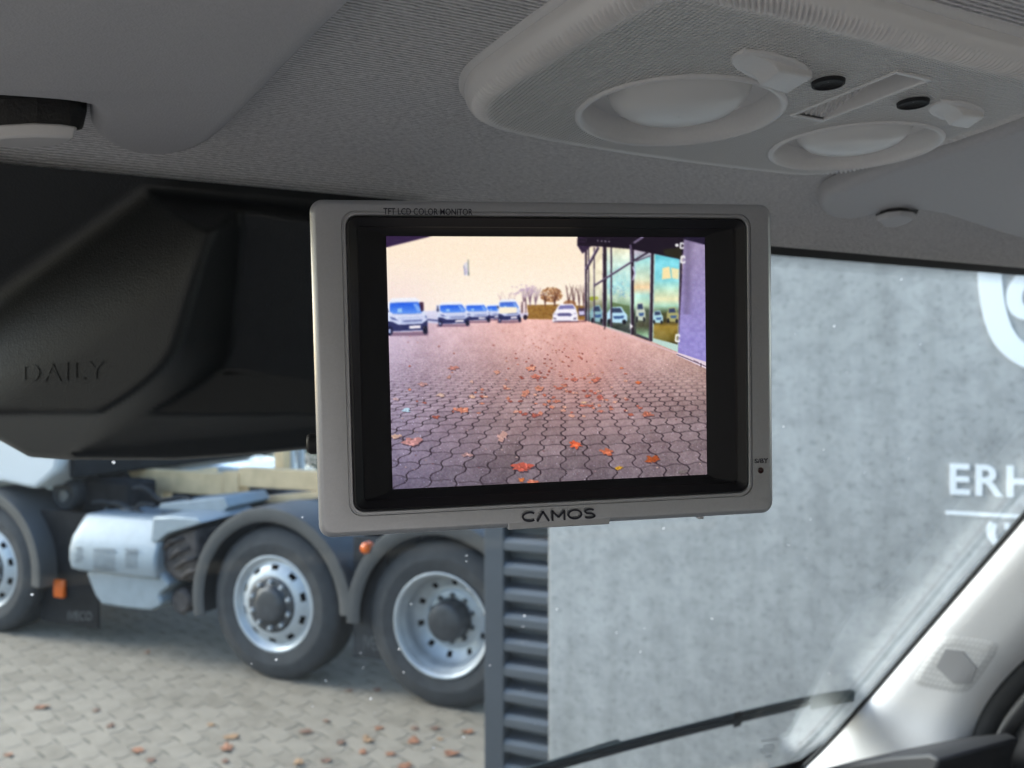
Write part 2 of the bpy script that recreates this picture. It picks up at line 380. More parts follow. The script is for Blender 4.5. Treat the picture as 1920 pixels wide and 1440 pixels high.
# ---- fallen leaves
def leaf(px, py, size, k):
    x, y = on_ground(px, py); n = 22; pts = []
    rot = random.uniform(0, 6.28)
    lob = random.choice([5, 5, 3]); mb = MB(); ring = []
    curl = random.uniform(.1, .35); cdir = random.uniform(0, 6.28)
    for i in range(n):
        a = 2*math.pi*i/n; r = size*(.62 + .38*abs(math.cos(a*lob/2))**.7)*(1.15 if abs(math.cos(a/2)) > .9 else 1)*random.uniform(.85,1.1)
        lx, ly = r*math.cos(a), r*.8*math.sin(a)
        z = .006 + curl*abs(lx*math.cos(cdir)+ly*math.sin(cdir))*random.uniform(.5,1.2)
        ring.append((x+lx*math.cos(rot)-ly*math.sin(rot), y+lx*math.sin(rot)+ly*math.cos(rot), z))
    top = [(x,y,.010)] + ring; bot = [(p[0],p[1],p[2]-.0015) for p in top]
    f = [[0,1+i,1+(i+1)%n] for i in range(n)] + [[n+1,n+2+(i+1)%n,n+2+i] for i in range(n)] + [[1+i,n+2+i,n+2+(i+1)%n,1+(i+1)%n] for i in range(n)]
    mb.add(top+bot, f)
    o = mb.done('fallen_leaf', LEAFS[k % 3])
    tag(o, ['rust orange fallen leaf on the paving in front of the truck wheels', 'dull brown fallen leaf on the paving in front of the truck wheels', 'pale tan fallen leaf on the paving in front of the truck wheels'][k % 3], 'leaf', ['rust orange leaves on the paving', 'dull brown leaves on the paving', 'pale tan leaves on the paving'][k % 3])
LP = [(77,1328,.085),(180,1334,.05),(207,1363,.055),(275,1225,.05),(395,1360,.05),(435,1383,.085),(425,1405,.09),(258,1409,.075),(283,1427,.06),(422,1429,.05),
      (572,1374,.075),(612,1353,.045),(640,1394,.06),(706,1295,.07),(710,1367,.06),(690,1390,.08),(777,1367,.055),(815,1367,.06),(877,1374,.07),(776,1391,.09),
      (824,1387,.04),(680,1412,.06),(732,1416,.06),(847,1415,.085),(612,1428,.06),(760,1438,.08),(15,1417,.05),(560,1432,.07),(655,1297,.05)]
for k, (a, b, s) in enumerate(LP):
  leaf(a, b, s*.48, [0,1,1,0,2,2,0,0,1,1,1,1,1,1,0,2,1,1,0,0,2,0,0,0,1,0,0,2,1][k])

# ---- concrete sign wall with profiled cladding and corner post
aL = on_w(1028, 1000)[0]
wall = E('concrete_wall', W(aL+1.6, -.17, 0), 'tall raw grey concrete wall with white painted sign', 'wall')
mb = MB(); mb.box(W, aL, aL+3.6, -.34, 0, -.02, 5.0)
o = mb.done('slab', M['concrete'], wall, bevel=.006)
set_uv(o, lambda p: ((p.x*WT[0]+p.y*WT[1]), p.z + .37*(p.x*WN[0]+p.y*WN[1])))
# cladding: horizontal trapezoidal ribs, each rib a piece
a0 = on_w(951, 1000, -.05)[0]; pitch = .1065
z0 = .02
for k in range(44):
    z = z0 + k*pitch; mb = MB()
    prof = [(-.079, z), (-.079, z+.036), (-.008, z+.043), (-.002, z+.050), (-.002, z+.080), (-.014, z+.098), (-.079, z+pitch-.0005), (-.0795, z+.05)]
    mb.prism([W(a0-.02, oo, zz) for oo, zz in prof], [W(aL-.0015, oo, zz) for oo, zz in prof])
    mb.done('cladding_rib', M['clad'], wall)
p0 = on_w(908, 1000, .0)[0]; p1 = on_w(944, 1000, .0)[0]
MB().box(W, p0, p1, -.20, .0, -.02, 5.0).done('corner_post', M['post'], wall, bevel=.004)
MB().box(W, p1+.0005, aL-.003, -.33, -.082, -.02, 5.0).done('backing', M['chassis'], wall)
# painted sign
def on_wall(px, py):
    a, z = on_w(px, py); return a, z
ea, ez = on_wall(1781, 925); _, et = on_wall(1781, 869)
xe = on_wall(1921, 900)[0]
def place_txt(x, y, z): return W(ea + x, .0005 + z, ez + y)
v, f = text_mesh('ERH', et-ez, place_txt, .004, sx=.94, spacing=1.12, bold=.022)
# widen to the photograph's letter pitch
obj('sign_lettering', v, f, M['letter'], wall)
la, lz = on_wall(1773, 961); MB().box(W, la, la+1.1, .0005, .004, lz-.006, lz+.007).done('sign_rule', M['letter'], wall)
def stroke(name, pts, wd, closed=False, o0=.0005, o1=.004):
    L = []; R = []
    n = len(pts)
    for i in range(n):
        a = pts[max(i-1,0)]; c = pts[min(i+1,n-1)]; tx, ty = c[0]-a[0], c[1]-a[1]; q = math.hypot(tx, ty)
        w = wd[i] if isinstance(wd, list) else wd
        L.append((pts[i][0]-ty/q*w/2, pts[i][1]+tx/q*w/2)); R.append((pts[i][0]+ty/q*w/2, pts[i][1]-tx/q*w/2))
    poly = L + R[::-1]
    mb = MB()
    n2 = len(poly); vv = [W(a, o0, z) for a, z in poly] + [W(a, o1, z) for a, z in poly]
    fs = []
    for i in range(n-1):
        fs += [[i, i+1, n2-2-i, n2-1-i], [n2+i, n2+n2-1-i, n2+n2-2-i, n2+i+1]]
    fs += [[i, (i+1)%n2, n2+(i+1)%n2, n2+i] for i in range(n2)]
    return mb.add(vv, fs).done(name, M['letter'], wall)
S = [on_wall(*p) for p in chaikin([(1853,380),(1853,450),(1855,520),(1862,580),(1878,630),(1910,664),(1960,684),(2040,700)], 2, False)]
stroke('sign_emblem_outline', S, .068)
S = [on_wall(*p) for p in chaikin([(1960,505),(1925,515),(1903,540),(1900,568),(1914,588),(1960,590)], 2, False)]
stroke('sign_emblem_curl', S, .045)
S = [on_wall(*p) for p in chaikin([(1862,980),(1856,995),(1862,1012),(1872,1024)], 2, False)]
stroke('sign_handset', S, [.020,.022,.024,.026,.026,.026,.026,.026,.024,.022,.022,.02,.02,.02,.02,.02][:len(S)] if len(S) <= 16 else .024)
MB().box(W, on_wall(1883,985)[0], on_wall(1893,985)[0], .0005, .003, on_wall(1883,993)[1], on_wall(1883,980)[1]).done('sign_mark', M['letter'], wall)

# ================================================================ TRUCK
S3, S2, S1 = -2.18, -3.41, -6.13
truck = E('flatbed_truck', T(-4.1, 1.2, 0), 'white cab truck chassis with three big wheels and bare aluminium exhaust box', 'truck')
def wheel(s, front):
    WD_ = .315 if front else .58
    hubp = E('wheel', T(s, 0, .5), None, None) if False else None
    root = bpy.data.objects.new('wheel', None); COL.objects.link(root); root.parent = truck
    root.location = T(s, .1, .5) - Vector(WORLD[truck.name]); root.empty_display_size = .1; WORLD[root.name] = tuple(T(s, .1, .5))
    fn = lambda x, y, z: T(s + y, x, .5 + z)
    R = .505
    tp = [(.045,.300),(.02,.315),(.012,.345),(.008,.385),(.006,.395),(.008,.405),(.018,.450),(.035,.485),(.055,.499),(.075,R),(.12,R),(.122,.492),(.13,.492),(.132,R),(.18,R),(.182,.492),(.19,.492),(.192,R),(.25,R),(.285,.49),(.305,.44),(.31,.36),(.29,.31),(.27,.300)]
    MB().lathe(fn, tp, 72).done('tyre', M['tyre'], root, smooth=True).data.set_sharp_from_angle(angle=math.radians(40))
    if front:
        rp = [(.05,.297),(.028,.312),(.020,.318),(.016,.312),(.022,.298),(.050,.286),(.058,.270),(.040,.255),(.020,.225),(.010,.200),(.006,.185),(.010,.170),(.024,.165),(.030,.10)]
        sk = lambda k, j: (j == 7) and (k % 8 in (2,3,4))
        hp = [(.02,.186),(.002,.182),(.000,.150),(.004,.122),(-.016,.118),(-.030,.108),(-.034,.090),(-.036,.060),(-.036,.001)]
        nut_r, nut_x = .150, .006
    else:
        rp = [(.05,.300),(.022,.312),(.010,.318),(.006,.312),(.012,.300),(.045,.288),(.060,.285),(.066,.276),(.13,.272),(.145,.266),(.165,.240),(.185,.205),(.195,.180),(.185,.172),(.18,.165),(.185,.10)]
        sk = lambda k, j: (j == 10) and (k % 8 in (2,3))
        hp = [(.19,.125),(.09,.120),(.065,.112),(.058,.098),(.055,.060),(.050,.001)]
        nut_r, nut_x = .142, .178
    MB().lathe(fn, rp, 80, sk).done('rim', M['rim'], root, smooth=True)
    MB().lathe(fn, [(.26,.29),(.245,.28),(.24,.001)] if front is False else [(.16,.295),(.12,.28),(.115,.001)], 40).done('brake_drum', M['chassis'], root)
    MB().lathe(fn, hp, 40).done('hub', M['hub'], root, smooth=True)
    mb = MB()
    for k in range(10):
        a = 2*math.pi*(k+.5)/10
        mb.lathe(lambda x, y, z, a=a: fn(x+nut_x, y+nut_r*math.cos(a), z+nut_r*math.sin(a)), [(.012,.017),(-.012,.017),(-.026,.012),(-.028,.001)], 6)
    tag(mb.done('lug_nuts', M['rim'] if front else M['steel_dark'], root), kind='stuff')
wheel(S3, False); wheel(S2, True); wheel(S1, True)
def fender(s, a0, a1, r0=.575, r1=.615, w0=-.02, w1=.36, lip=.055, cz=.5, sc=(1,1)):
    mb = MB(); n = 26; pts = []
    prof = [(w0, r0-lip), (w0-.012, r0-lip*.5), (w0-.006, r1-.008), (w0+.02, r1), (w1, r1), (w1, r0), (w0+.02, r0), (w0+.008, r0-lip)]
    for i in range(n):
        a = math.radians(a0 + (a1-a0)*i/(n-1))
        pts += [T(s + r*math.cos(a)*sc[0], w, cz + r*math.sin(a)*sc[1]) for w, r in prof]
    m = len(prof); base = 0
    f = []
    for i in range(n-1):
        for j in range(m): f.append([i*m+j, (i+1)*m+j, (i+1)*m+(j+1)%m, i*m+(j+1)%m])
    f += [[j for j in range(m)], [(n-1)*m+j for j in range(m)][::-1]]
    mb.add(pts, f); o = mb.done('fender', M['fender'], truck, smooth=True); o.data.set_sharp_from_angle(angle=math.radians(45)); return o
fender(S2, 0, 192, r0=.60, r1=.64); fender(S3, 40, 184, r0=.60, r1=.64, w1=.6); fender(S1, -8, 150, r0=.585, r1=.625)
# mudflaps with faint white print, lamps
s, z = on_t(668, 1235); s1, z1 = on_t(712, 1150)
MB().box(T, on_t(652,1200)[0], on_t(716,1200)[0], .06, .075, on_t(680,1240)[1], on_t(680,1010)[1]).done('mudflap', M['chassis2'], truck, bevel=.004)
v, f = text_mesh('IVECO', .085, lambda x, y, q: T(on_t(673,1222)[0]+x, .059-q, on_t(673,1222)[1]+y), .002, sx=.55); o = obj('mudflap_print', v, f, M['steel_dark'], truck)
MB().box(T, on_t(76,1100,.12)[0], on_t(185,1100,.12)[0], .12, .135, on_t(130,1172,.12)[1], on_t(130,960,.12)[1]).done('mudflap', M['chassis'], truck, bevel=.004)
v, f = text_mesh('IVECO', .065, lambda x, y, q: T(on_t(128,1162,.12)[0]+x, .119-q, on_t(128,1162,.12)[1]+y+x*.09), .002, sx=.95); obj('mudflap_print', v, f, M['steel_dark'], truck)
sm, zm = on_t(685, 1028, -.03); MB().lathe(lambda x,y,z: T(sm+y, x-.03, zm+z), [(.05,.034),(.0,.034),(-.012,.028),(-.016,.001)], 20).done('marker_lamp', M['orange'], truck, smooth=True)
MB().box(T, on_t(100,1100,.09)[0], on_t(119,1100,.09)[0], .085, .1198, on_t(108,1121,.09)[1], on_t(108,1087,.09)[1]).done('marker_lamp', M['orange'], truck, bevel=.012)
# frame rails, axles, tanks and plumbing
for w in (.75, 1.55): MB().box(T, -6.9, -1.6, w, w+.08, .74, 1.0).done('frame_rail', M['chassis'], truck, bevel=.01)
for s in (S1, S2, S3): MB().tube([T(s,.2,.5), T(s,2.2,.5)], .09, 12).done('axle', M['chassis'], truck)
for s in (-5.6,-4.6,-2.8,-1.8): MB().box(T, s, s+.12, .8, 1.6, .78, .95).done('crossmember', M['chassis'], truck)
def cyl(name, a, b, r, m, bev=.02): 
    d = (Vector(b)-Vector(a)); L = d.length; k = min(bev, r*.4)
    p = [Vector(a), Vector(a)+d*(k/L), Vector(b)-d*(k/L), Vector(b)]
    o = MB().tube(p, [r-k, r, r, r-k], 20).done(name, m, truck, smooth=True); o.data.set_sharp_from_angle(angle=math.radians(35)); return o
sa, za = on_t(118, 925, .25)
cyl('air_tank', T(sa,.25,za), T(sa,.85,za), .14, M['chassis2'])
cyl('tank_cap', T(sa+.02,.235,za-.02), T(sa+.02,.25,za-.02), .05, M['steel_dark'], .005)
cyl('air_tank', T(-5.2,.35,.52), T(-4.4,.35,.52), .15, M['chassis'])
MB().box(T, -5.35, -3.6, .42, .74, .40, .80).done('battery_box', M['chassis'], truck, bevel=.03)
b0 = on_t(150,960,.35); b1 = on_t(262,900,.35)
MB().box(T, b0[0], b1[0]-.1, .35, .62, b0[1], b1[1]-.02).done('valve_block', M['chassis'], truck, bevel=.03)
MB().box(T, on_t(108,900,.5)[0], on_t(190,900,.5)[0], .5, .72, .9, 1.6).done('cab_mount', M['chassis'], truck, bevel=.03)
random.seed(3)
for k in range(9):
    pts = []; x = random.uniform(-5.35,-4.75); zz = random.uniform(.75,1.15)
    for i in range(6): pts.append(T(x+i*.11, .30+random.uniform(-.03,.03), zz+random.uniform(-.06,.06)))
    MB().tube([Vector(p) for p in chaikin([tuple(q) for q in pts], 2, False)], random.uniform(.009,.02), 7).done('air_hose', M['chassis2'] if k % 3 else M['steel_dark'], truck, smooth=True)
# cab: lower rear corner of the white cab, cut over the front wheel
cab = [(-40,906),(0,905),(40,914),(60,918),(82,900),(98,884),(104,862),(105,835),(104,700),(100,300),(-40,300),(-900,300),(-900,1010),(-480,1010),(-420,960),(-330,930),(-200,912)]
cab = [on_t(x, y, 0) for x, y in cab]
mb = MB(); mb.prism([T(s, .02, z) for s, z in cab], [T(s, 2.4, z) for s, z in cab]); mb.done('cab', M['truck_white'], truck, bevel=.035, seg=4)
MB().box(T, on_t(105,850)[0]+.004, on_t(105,850)[0]+.05, .10, 2.4, on_t(105,900)[1], 2.9).done('cab_rear_panel', M['chassis'], truck, bevel=.02)
MB().box(T, on_t(-560,600)[0], on_t(-130,600)[0], .005, .018, 1.95, 2.75).done('cab_window', M['car_glass'], truck)
# exhaust box: bare aluminium, rounded front, perforated, with a lower sump and a dark scoop at its end
def loft(rows, name, m, bev=0.0):
    """rows: list of rings (equal length) of world points"""
    n = len(rows[0]); mb = MB(); mb.v = [p for r in rows for p in r]
    for i in range(len(rows)-1):
        for k in range(n): mb.f.append([i*n+k, i*n+(k+1)%n, (i+1)*n+(k+1)%n, (i+1)*n+k])
    mb.f += [[k for k in range(n)][::-1], [(len(rows)-1)*n+k for k in range(n)]]
    return mb.done(name, m, truck, bevel=bev, seg=3)
xl, zt = on_t(130, 967, -.02); xr, zb = on_t(297, 1088, -.02); ztm = on_t(150, 1003)[1]
xr2 = on_t(385, 975, .05)[0]
cs = [(.10, zt+.005), (-.02, ztm-.01), (-.05, ztm-.10), (-.05, zb+.07), (-.03, zb), (.55, zb), (.55, zt+.005)]
rows = []
for s, k in ((xl, .90), (xl+.03, .97), (xl+.10, 1.0), (xr-.06, 1.0), (xr, .985)):
    cz_ = (zt+zb)/2; rows.append([T(s, .25+(w-.25)*k, cz_+(z-cz_)*k) for w, z in cs])
loft(rows, 'exhaust_box', M['aluminium'], .022)
# top cover sweeping back over the scoop
cov = [(290,969),(330,968),(372,971),(386,979),(352,990),(318,1000),(299,1016),(286,1016)]
cv = [on_t(x, y, -.01) for x, y in cov]
mb = MB(); mb.prism([T(s, -.03, z) for s, z in cv], [T(s, .50, z+.015) for s, z in cv]); mb.done('exhaust_cover', M['aluminium'], truck, bevel=.012)
low = [(160,1072),(178,1118),(190,1134),(235,1141),(282,1146),(300,1138),(304,1128),(298,1118),(302,1112),(314,1102),(318,1094),(300,1072)]
lw = [on_t(x, y, 0) for x, y in low]
mb = MB(); mb.prism([T(s, .0, z) for s, z in lw], [T(s, .45, z) for s, z in lw]); mb.done('exhaust_sump', M['aluminium'], truck, bevel=.02, seg=3)
# stamped perforations
mb = MB()
def holes(x0, x1, y0, y1, nx, ny):
    for i in range(nx):
        for j in range(ny):
            s, z = on_t(x0+(x1-x0)*i/max(nx-1,1) + (2 if j % 2 else 0), y0+(y1-y0)*j/max(ny-1,1), -.052)
            mb.lathe(lambda x,y,q: T(s+y, x-.0515, z+q), [(.004,.0065),(-.0012,.0065),(-.0012,.001)], 6)
holes(176,212,1030,1068,7,8); holes(236,254,1030,1064,4,8); holes(143,152,1028,1052,3,5)
tag(mb.done('perforation', M['steel_dark'], truck), kind='stuff')
sc = [(297,1015),(330,1000),(368,990),(372,1040),(362,1092),(330,1090),(310,1070),(298,1050)]
sv = [on_t(x, y, .03) for x, y in sc]
mb = MB(); mb.prism([T(s, .03, z) for s, z in sv], [T(s, .45, z) for s, z in sv]); mb.done('exhaust_scoop', M['rust'], truck, bevel=.03, seg=3)
for k in range(4):
    s, z = on_t(318+11*k, 1015+19*k, .02); MB().tube([T(s-.05,.02,z-.05), T(s+.04,.0,z+.01), T(s+.12,.03,z+.03)], .012, 8).done('exhaust_pipe', M['rust'], truck, smooth=True)
cyl('exhaust_outlet', T(on_t(345,1125,.1)[0],.06,on_t(345,1125,.1)[1]), T(on_t(345,1125,.1)[0],.5,on_t(345,1125,.1)[1]), .09, M['rust'])
# grey deck plate over the frame and the load
q = [(296,955),(300,944),(420,932),(430,950),(415,962)]
qv = [on_t(x, y, .25) for x, y in q]
mb = MB(); mb.prism([T(s, .25, z) for s, z in qv], [T(s, .7, z) for s, z in qv]); mb.done('deck_plate', M['aluminium'], truck, bevel=.01)
MB().box(T, -4.35, -1.6, .72, 1.75, 1.0, 1.022).done('deck_panel', M['chassis2'], truck, bevel=.005)
MB().box(T, -1.75, -1.6, .3, 2.2, .45, .98).done('rear_beam', M['chassis'], truck, bevel=.01)

# ---- wooden transport frame on the deck
wf = E('wooden_frame', T(-3.6, 1.0, 1.023), 'raw pine transport frame of beams standing on the truck deck', 'frame')
def beam(x0,y0,x1,y1,w0,w1,name='beam'):
    a = on_t(x0,y1,w0); b = on_t(x1,y0,w0)
    MB().box(T, a[0], b[0], w0, w1, a[1], b[1]).done(name, M['wood'], wf, bevel=.006)
WB = .80
s0, zA = on_t(206, 917, WB); s1, zB = on_t(540, 889, WB)
beam(206,888,418,916,WB,WB+.10); beam(447,884,600,912,WB+.004,WB+.10)
beam(418,885,446,949,WB-.012,WB+.12,'leg'); beam(276,917,304,946,WB,WB+.11,'leg')
beam(514,842,532,884,WB+.12,WB+.22,'upright')
a = on_t(446,945,WB-.01); b = on_t(700,925,WB-.01)
mb = MB(); za_, zb_ = on_t(446,945,WB)[1], on_t(590,912,WB)[1]
mb.add([T(a[0],WB,za_-.02),T(b[0],WB,zb_-.02),T(b[0],WB+.09,zb_-.02),T(a[0],WB+.09,za_-.02),T(a[0],WB,za_+.035),T(b[0],WB,zb_+.035),T(b[0],WB+.09,zb_+.035),T(a[0],WB+.09,za_+.035)],
       [(0,3,2,1),(4,5,6,7),(0,1,5,4),(1,2,6,5),(2,3,7,6),(3,0,4,7)]); mb.done('brace', M['wood'], wf, bevel=.006)
for x0 in (212, 300, 398): beam(x0, 890, x0+9, 914, WB+.12, WB+.75, 'crossbar')
MB().box(T, on_t(537,870,WB+.2)[0], on_t(549,870,WB+.2)[0], WB+.2, WB+.24, on_t(540,898,WB)[1], on_t(540,800,WB)[1]).done('white_strut', M['truck_white'], wf, bevel=.004)
MB().box(T, on_t(556,870,WB+.3)[0], on_t(566,870,WB+.3)[0], WB+.3, WB+.34, on_t(540,898,WB)[1], on_t(540,800,WB)[1]).done('white_strut', M['truck_white'], wf, bevel=.004)

# ---- white car and hedge behind
car = E('parked_car', (-4.6, 10.2, 0), 'white hatchback parked behind the truck and its load', 'car')
def C(x, y, z): return Vector((-4.6 + x*.985 - y*.17, 10.2 + x*.17 + y*.985, z))
prof = [(-2.05,.32),(-2.1,.62),(-2.0,.86),(-1.85,1.0),(-1.55,1.38),(-.9,1.47),(-.1,1.45),(.45,1.22),(.95,.98),(1.65,.88),(1.98,.74),(2.08,.5),(2.02,.3)]
mb = MB(); rows = [(-.88,.93,-.02),(-.8,1,0),(.8,1,0),(.88,.93,-.02)]
n = len(prof)
for y, k, dz in rows:
    for x, z in prof:
        yy = y*(1 - .22*max(0, (z-.95))/.5); mb.v.append(C(x*(.985 if abs(y) > .85 else 1), yy, z))
for i in range(3):
    for k in range(n): mb.f.append([i*n+k, i*n+(k+1)%n, (i+1)*n+(k+1)%n, (i+1)*n+k])
mb.f += [[k for k in range(n)], [3*n+k for k in range(n)][::-1]]
mb.done('body', M['car_white'], car, bevel=.05, seg=3, angle=12)
mb = MB(); mb.add([C(-.02,-.60,1.425),C(-.02,.60,1.425),C(.88,.72,1.03),C(.88,-.72,1.03)] + [C(-.04,-.60,1.40),C(-.04,.60,1.40),C(.86,.72,1.0),C(.86,-.72,1.0)],
  [(0,1,2,3),(7,6,5,4),(0,4,5,1),(1,5,6,2),(2,6,7,3),(3,7,4,0)]); mb.v = [p + Vector((.02,0,.022)) for p in mb.v]; mb.done('windscreen', M['car_glass'], car)
for sgn in (-1, 1):
    pl = [(-1.3,1.05),(-1.25,1.32),(-.85,1.40),(-.15,1.38),(.55,1.06)]
    mb = MB(); f_ = lambda y: [C(x, sgn*((.885 if y else .80)*(1-.22*max(0,(z-.95))/.5)), z) for x, z in pl]
    mb.prism(f_(0), f_(1)); mb.done('side_window', M['car_glass'], car)
    for x in (-1.3, 1.3):
        fn = lambda a, b, c, x=x, sgn=sgn: C(x+b, sgn*(.90-a), .32+c)
        w_ = MB().lathe(fn, [(.2,.2),(.2,.30),(.17,.32),(.03,.32),(0,.30),(.01,.21)], 28).done('tyre', M['tyre'], car, smooth=True)
        MB().lathe(fn, [(.02,.215),(.0,.20),(.03,.17),(.02,.06),(.01,.001)], 28).done('rim', M['rim'], car, smooth=True)
    mb = MB(); pl = [(1.72,.62),(1.9,.60),(1.98,.70),(1.7,.80)]
    mb.prism([C(x, sgn*.60, z) for x, z in pl], [C(x, sgn*.89, z) for x, z in pl]); mb.done('headlight', M['lens_glass'], car, bevel=.02)
hd = E('hedge', (-4.5, 15.5, 0), 'dark green clipped hedge in the far background', 'hedge')
mb = MB(); random.seed(5)
for k in range(5200):
    x = random.uniform(-10, 1.5); y = random.uniform(15, 16.2); z = random.uniform(.05, 1.75) + .15*math.sin(x*2.1)
    a, b = random.uniform(0,6.28), random.uniform(-.9,.9); r = random.uniform(.05,.10)
    d1 = Vector((math.cos(a)*math.cos(b), math.sin(a)*math.cos(b), math.sin(b)))*r; d2 = d1.orthogonal().normalized()*r*.45; c = Vector((x,y,max(.05,z)))
    mb.add([c-d1, c-d2, c+d1, c+d2], [(0,1,2,3)])
tag(mb.done('foliage', M['hedge'], hd), kind='stuff')
mb = MB()
for k in range(24): x = -10+k*.48; mb.tube([(x,15.6,0),(x+random.uniform(-.1,.1),15.6,1.5)], [.035,.012], 6)
tag(mb.done('stems', M['bark'], hd), kind='stuff')

# ================================================================ VAN INTERIOR SHELL
G = lambda r, b, off=0: V(r, .555 + .6247*b - .7809*off, .13 - .7809*b - .6247*off)
ws = bpy.data.objects.new('windshield', None); COL.objects.link(ws); ws.location = G(.2, .7); WORLD[ws.name] = tuple(ws.location); tag(ws, 'raked clear windshield with dark dotted top edge', None, None, 'structure')
mb = MB(); P = [(r, b, o) for o in (0, -.005) for r, b in ((-1.0,-.035),(1.29,-.035),(1.29,1.42),(-1.0,1.42))]
mb.add([G(*p) for p in P], [(0,1,2,3),(7,6,5,4),(0,4,5,1),(1,5,6,2),(2,6,7,3),(3,7,4,0)]); mb.done('glass', M['glass'], ws)
mb = MB().box(lambda r, b, o: G(r, b, o), -1.0, 1.27, -.03, .017, .0008, .0016); mb.done('frit_band', M['frit'], ws)
mb = MB()
for i in range(640):
    for j in range(5):
        r = -.45 + i*.0027 + (.00135 if j % 2 else 0); b = .0185 + j*.0024; rad = .00105 - j*.00014
        n = 6; mb.add([G(r+rad*math.cos(t*math.pi/3), b+rad*math.sin(t*math.pi/3), .0009) for t in range(n)], [list(range(n))])
tag(mb.done('frit_dots', M['frit'], ws), kind='stuff')
# frit along the lower right corner
L = [(1923,955),(1800,1098),(1700,1216),(1600,1334),(1545,1393),(1500,1425),(1430,1445),(1300,1470)]
mb = MB(); a_ = [VG(x, y, .0008) for x, y in L]; b_ = [VG(x+60, y+45, .0008) for x, y in L]
mb.add(a_+b_, [[i, i+1, len(L)+i+1, len(L)+i] for i in range(len(L)-1)]); mb.done('frit_edge', M['frit'], ws)
mb = MB()
for (x, y, w_) in ((1428,1388,34),(1432,1397,20),(1426,1404,30),(1428,1410,24),(1436,1417,12)):
    for k in range(int(w_/4)): mb.add([VG(x+k*4,y-k*.6,.0008),VG(x+k*4+2.6,y-k*.6,.0008),VG(x+k*4+2.6,y+3-k*.6,.0008),VG(x+k*4,y+3-k*.6,.0008)], [(0,1,2,3)])
tag(mb.done('etched_stamp', M['etch'], ws), kind='stuff')

UC = .14        # level of the overhead console's face
KC = [(868,214),(884,236),(930,254),(1060,280),(1250,308),(1400,326),(1490,335),(1545,334),(1620,322),(1720,294),(1830,258),(1940,220),(2010,186),(2030,160),(1985,138),(1920,122),(1760,82),(1560,22),(1420,-12),(1310,-32),(1240,-34),(1190,-14),(1120,22),(1000,96),(905,160),(876,184)]
KP = [on_u(x, y, UC) for x, y in KC]; KP = chaikin(KP, 2)
# ---- headliner: level over the heads, rolling down to the windshield header
pr = [(-1.1,.156),(-.4,.155),(.15,.1545),(.30,.154),(.40,.1535),(.46,.1525),(.50,.150),(.525,.146),(.542,.139),(.5515,.131),(.5555,.125),(.5568,.1225),(.5572,.1222)]
pr = chaikin(pr, 3, False); pr = sorted(set(pr + [(f_, float(np.interp(f_, [p[0] for p in pr], [p[1] for p in pr]))) for f_ in np.arange(0, .5, .008)])); NR = 240; mb = MB(); pts = []
for i in range(NR):
    r = -1.0 + 2.3*i/(NR-1)
    for f_, u_ in pr: pts.append(V(r, f_, u_))
mb.grid(pts, NR, len(pr))
KIN = inset(KP, .010)
def in_poly(x, y, P_):
    r_ = False
    for i in range(len(P_)):
        (x0, y0), (x1, y1) = P_[i], P_[(i+1) % len(P_)]
        if (y0 > y) != (y1 > y) and x < (x1-x0)*(y-y0)/(y1-y0)+x0: r_ = not r_
    return r_
def covered(fc):
    c_ = sum((mb.v[i] for i in fc), Vector())/4; r_ = c_.x*RX + c_.y*RY; f_ = -c_.x*RY + c_.y*RX
    return .1 < f_ < .5 and 0 < r_ < .7 and in_poly(r_, f_, KIN)
mb.f = [fc for fc in mb.f if not covered(fc)]
hl = mb.done('headliner', M['fabric'], smooth=True); tag(hl, 'grey knitted fabric headliner above the windshield', None, None, 'structure')
def van_uv(p):
    x, y = p.x, p.y; r = x*RX + y*RY; f_ = -x*RY + y*RX
    return (r, f_ - (p.z-CZ)*.9)
set_uv(hl, van_uv)
o = MB().box(V, -1.02, 1.32, -1.12, .60, .185, .23).done('sky_block_roof', M['rooftin'], None, bevel=.02); tag(o, kind='structure')  # unseen roof slab, added to block sky light over the cabin

o = MB().box(V, -1.02, 1.32, -.95, -.90, -1.15, .23).done('rear_light_block', M['rear_block']); tag(o, kind='structure')  # unseen rear wall, added to block and bounce light from behind
o = MB().box(V, -.70, 1.34, -.895, .78, -1.2, -.95).done('floor_light_block', M['door']); tag(o, kind='structure')  # unseen floor slab, added to shut out light from below
o = MB().box(V, 1.36, 1.41, -.95, .9, -1.15, -.15).done('side_light_block', M['door'], None, bevel=.01); tag(o, kind='structure')  # unseen right-hand panel, added to cut light from that side
# ---- right windshield pillar with speaker grille
Lp = [(2300,520),(2100,752),(1926,957),(1850,1046),(1780,1128),(1700,1222),(1640,1293),(1580,1362),(1535,1410),(1490,1452),(1450,1490)]
Rp = [(2460,700),(2250,920),(2060,1105),(1980,1180),(1925,1228),(1880,1272),(1850,1310),(1828,1350),(1812,1400),(1800,1452),(1795,1500)]
pill = bpy.data.objects.new('pillar_trim', None); COL.objects.link(pill)
rows = []; K = 12
for (lx, ly), (rx, ry) in zip(chaikin(Lp, 2, False), chaikin(Rp, 2, False)):
    A = Vector(on_glass(lx, ly, .010)); B = Vector(on_r(rx, ry, 1.30)); row = []
    nrm = Vector((-.93, -.35, .0))
    for k in range(K+1):
        t = k/K; bul = .028*(1-(2*t-1)**4)
        p = A.lerp(B, t) + nrm*bul; row.append(V(*p))
    row += [V(*(B + Vector((.05,.0,0)))), V(*(A + Vector((.06,.02,0))))]
    rows.append(row)
pill.location = rows[-1][0]; WORLD[pill.name] = tuple(pill.location)
tag(pill, 'pale plastic windshield pillar trim with small speaker grille', None, None, 'structure')
mb = MB(); n = K+3; mb.v = [p for r in rows for p in r]
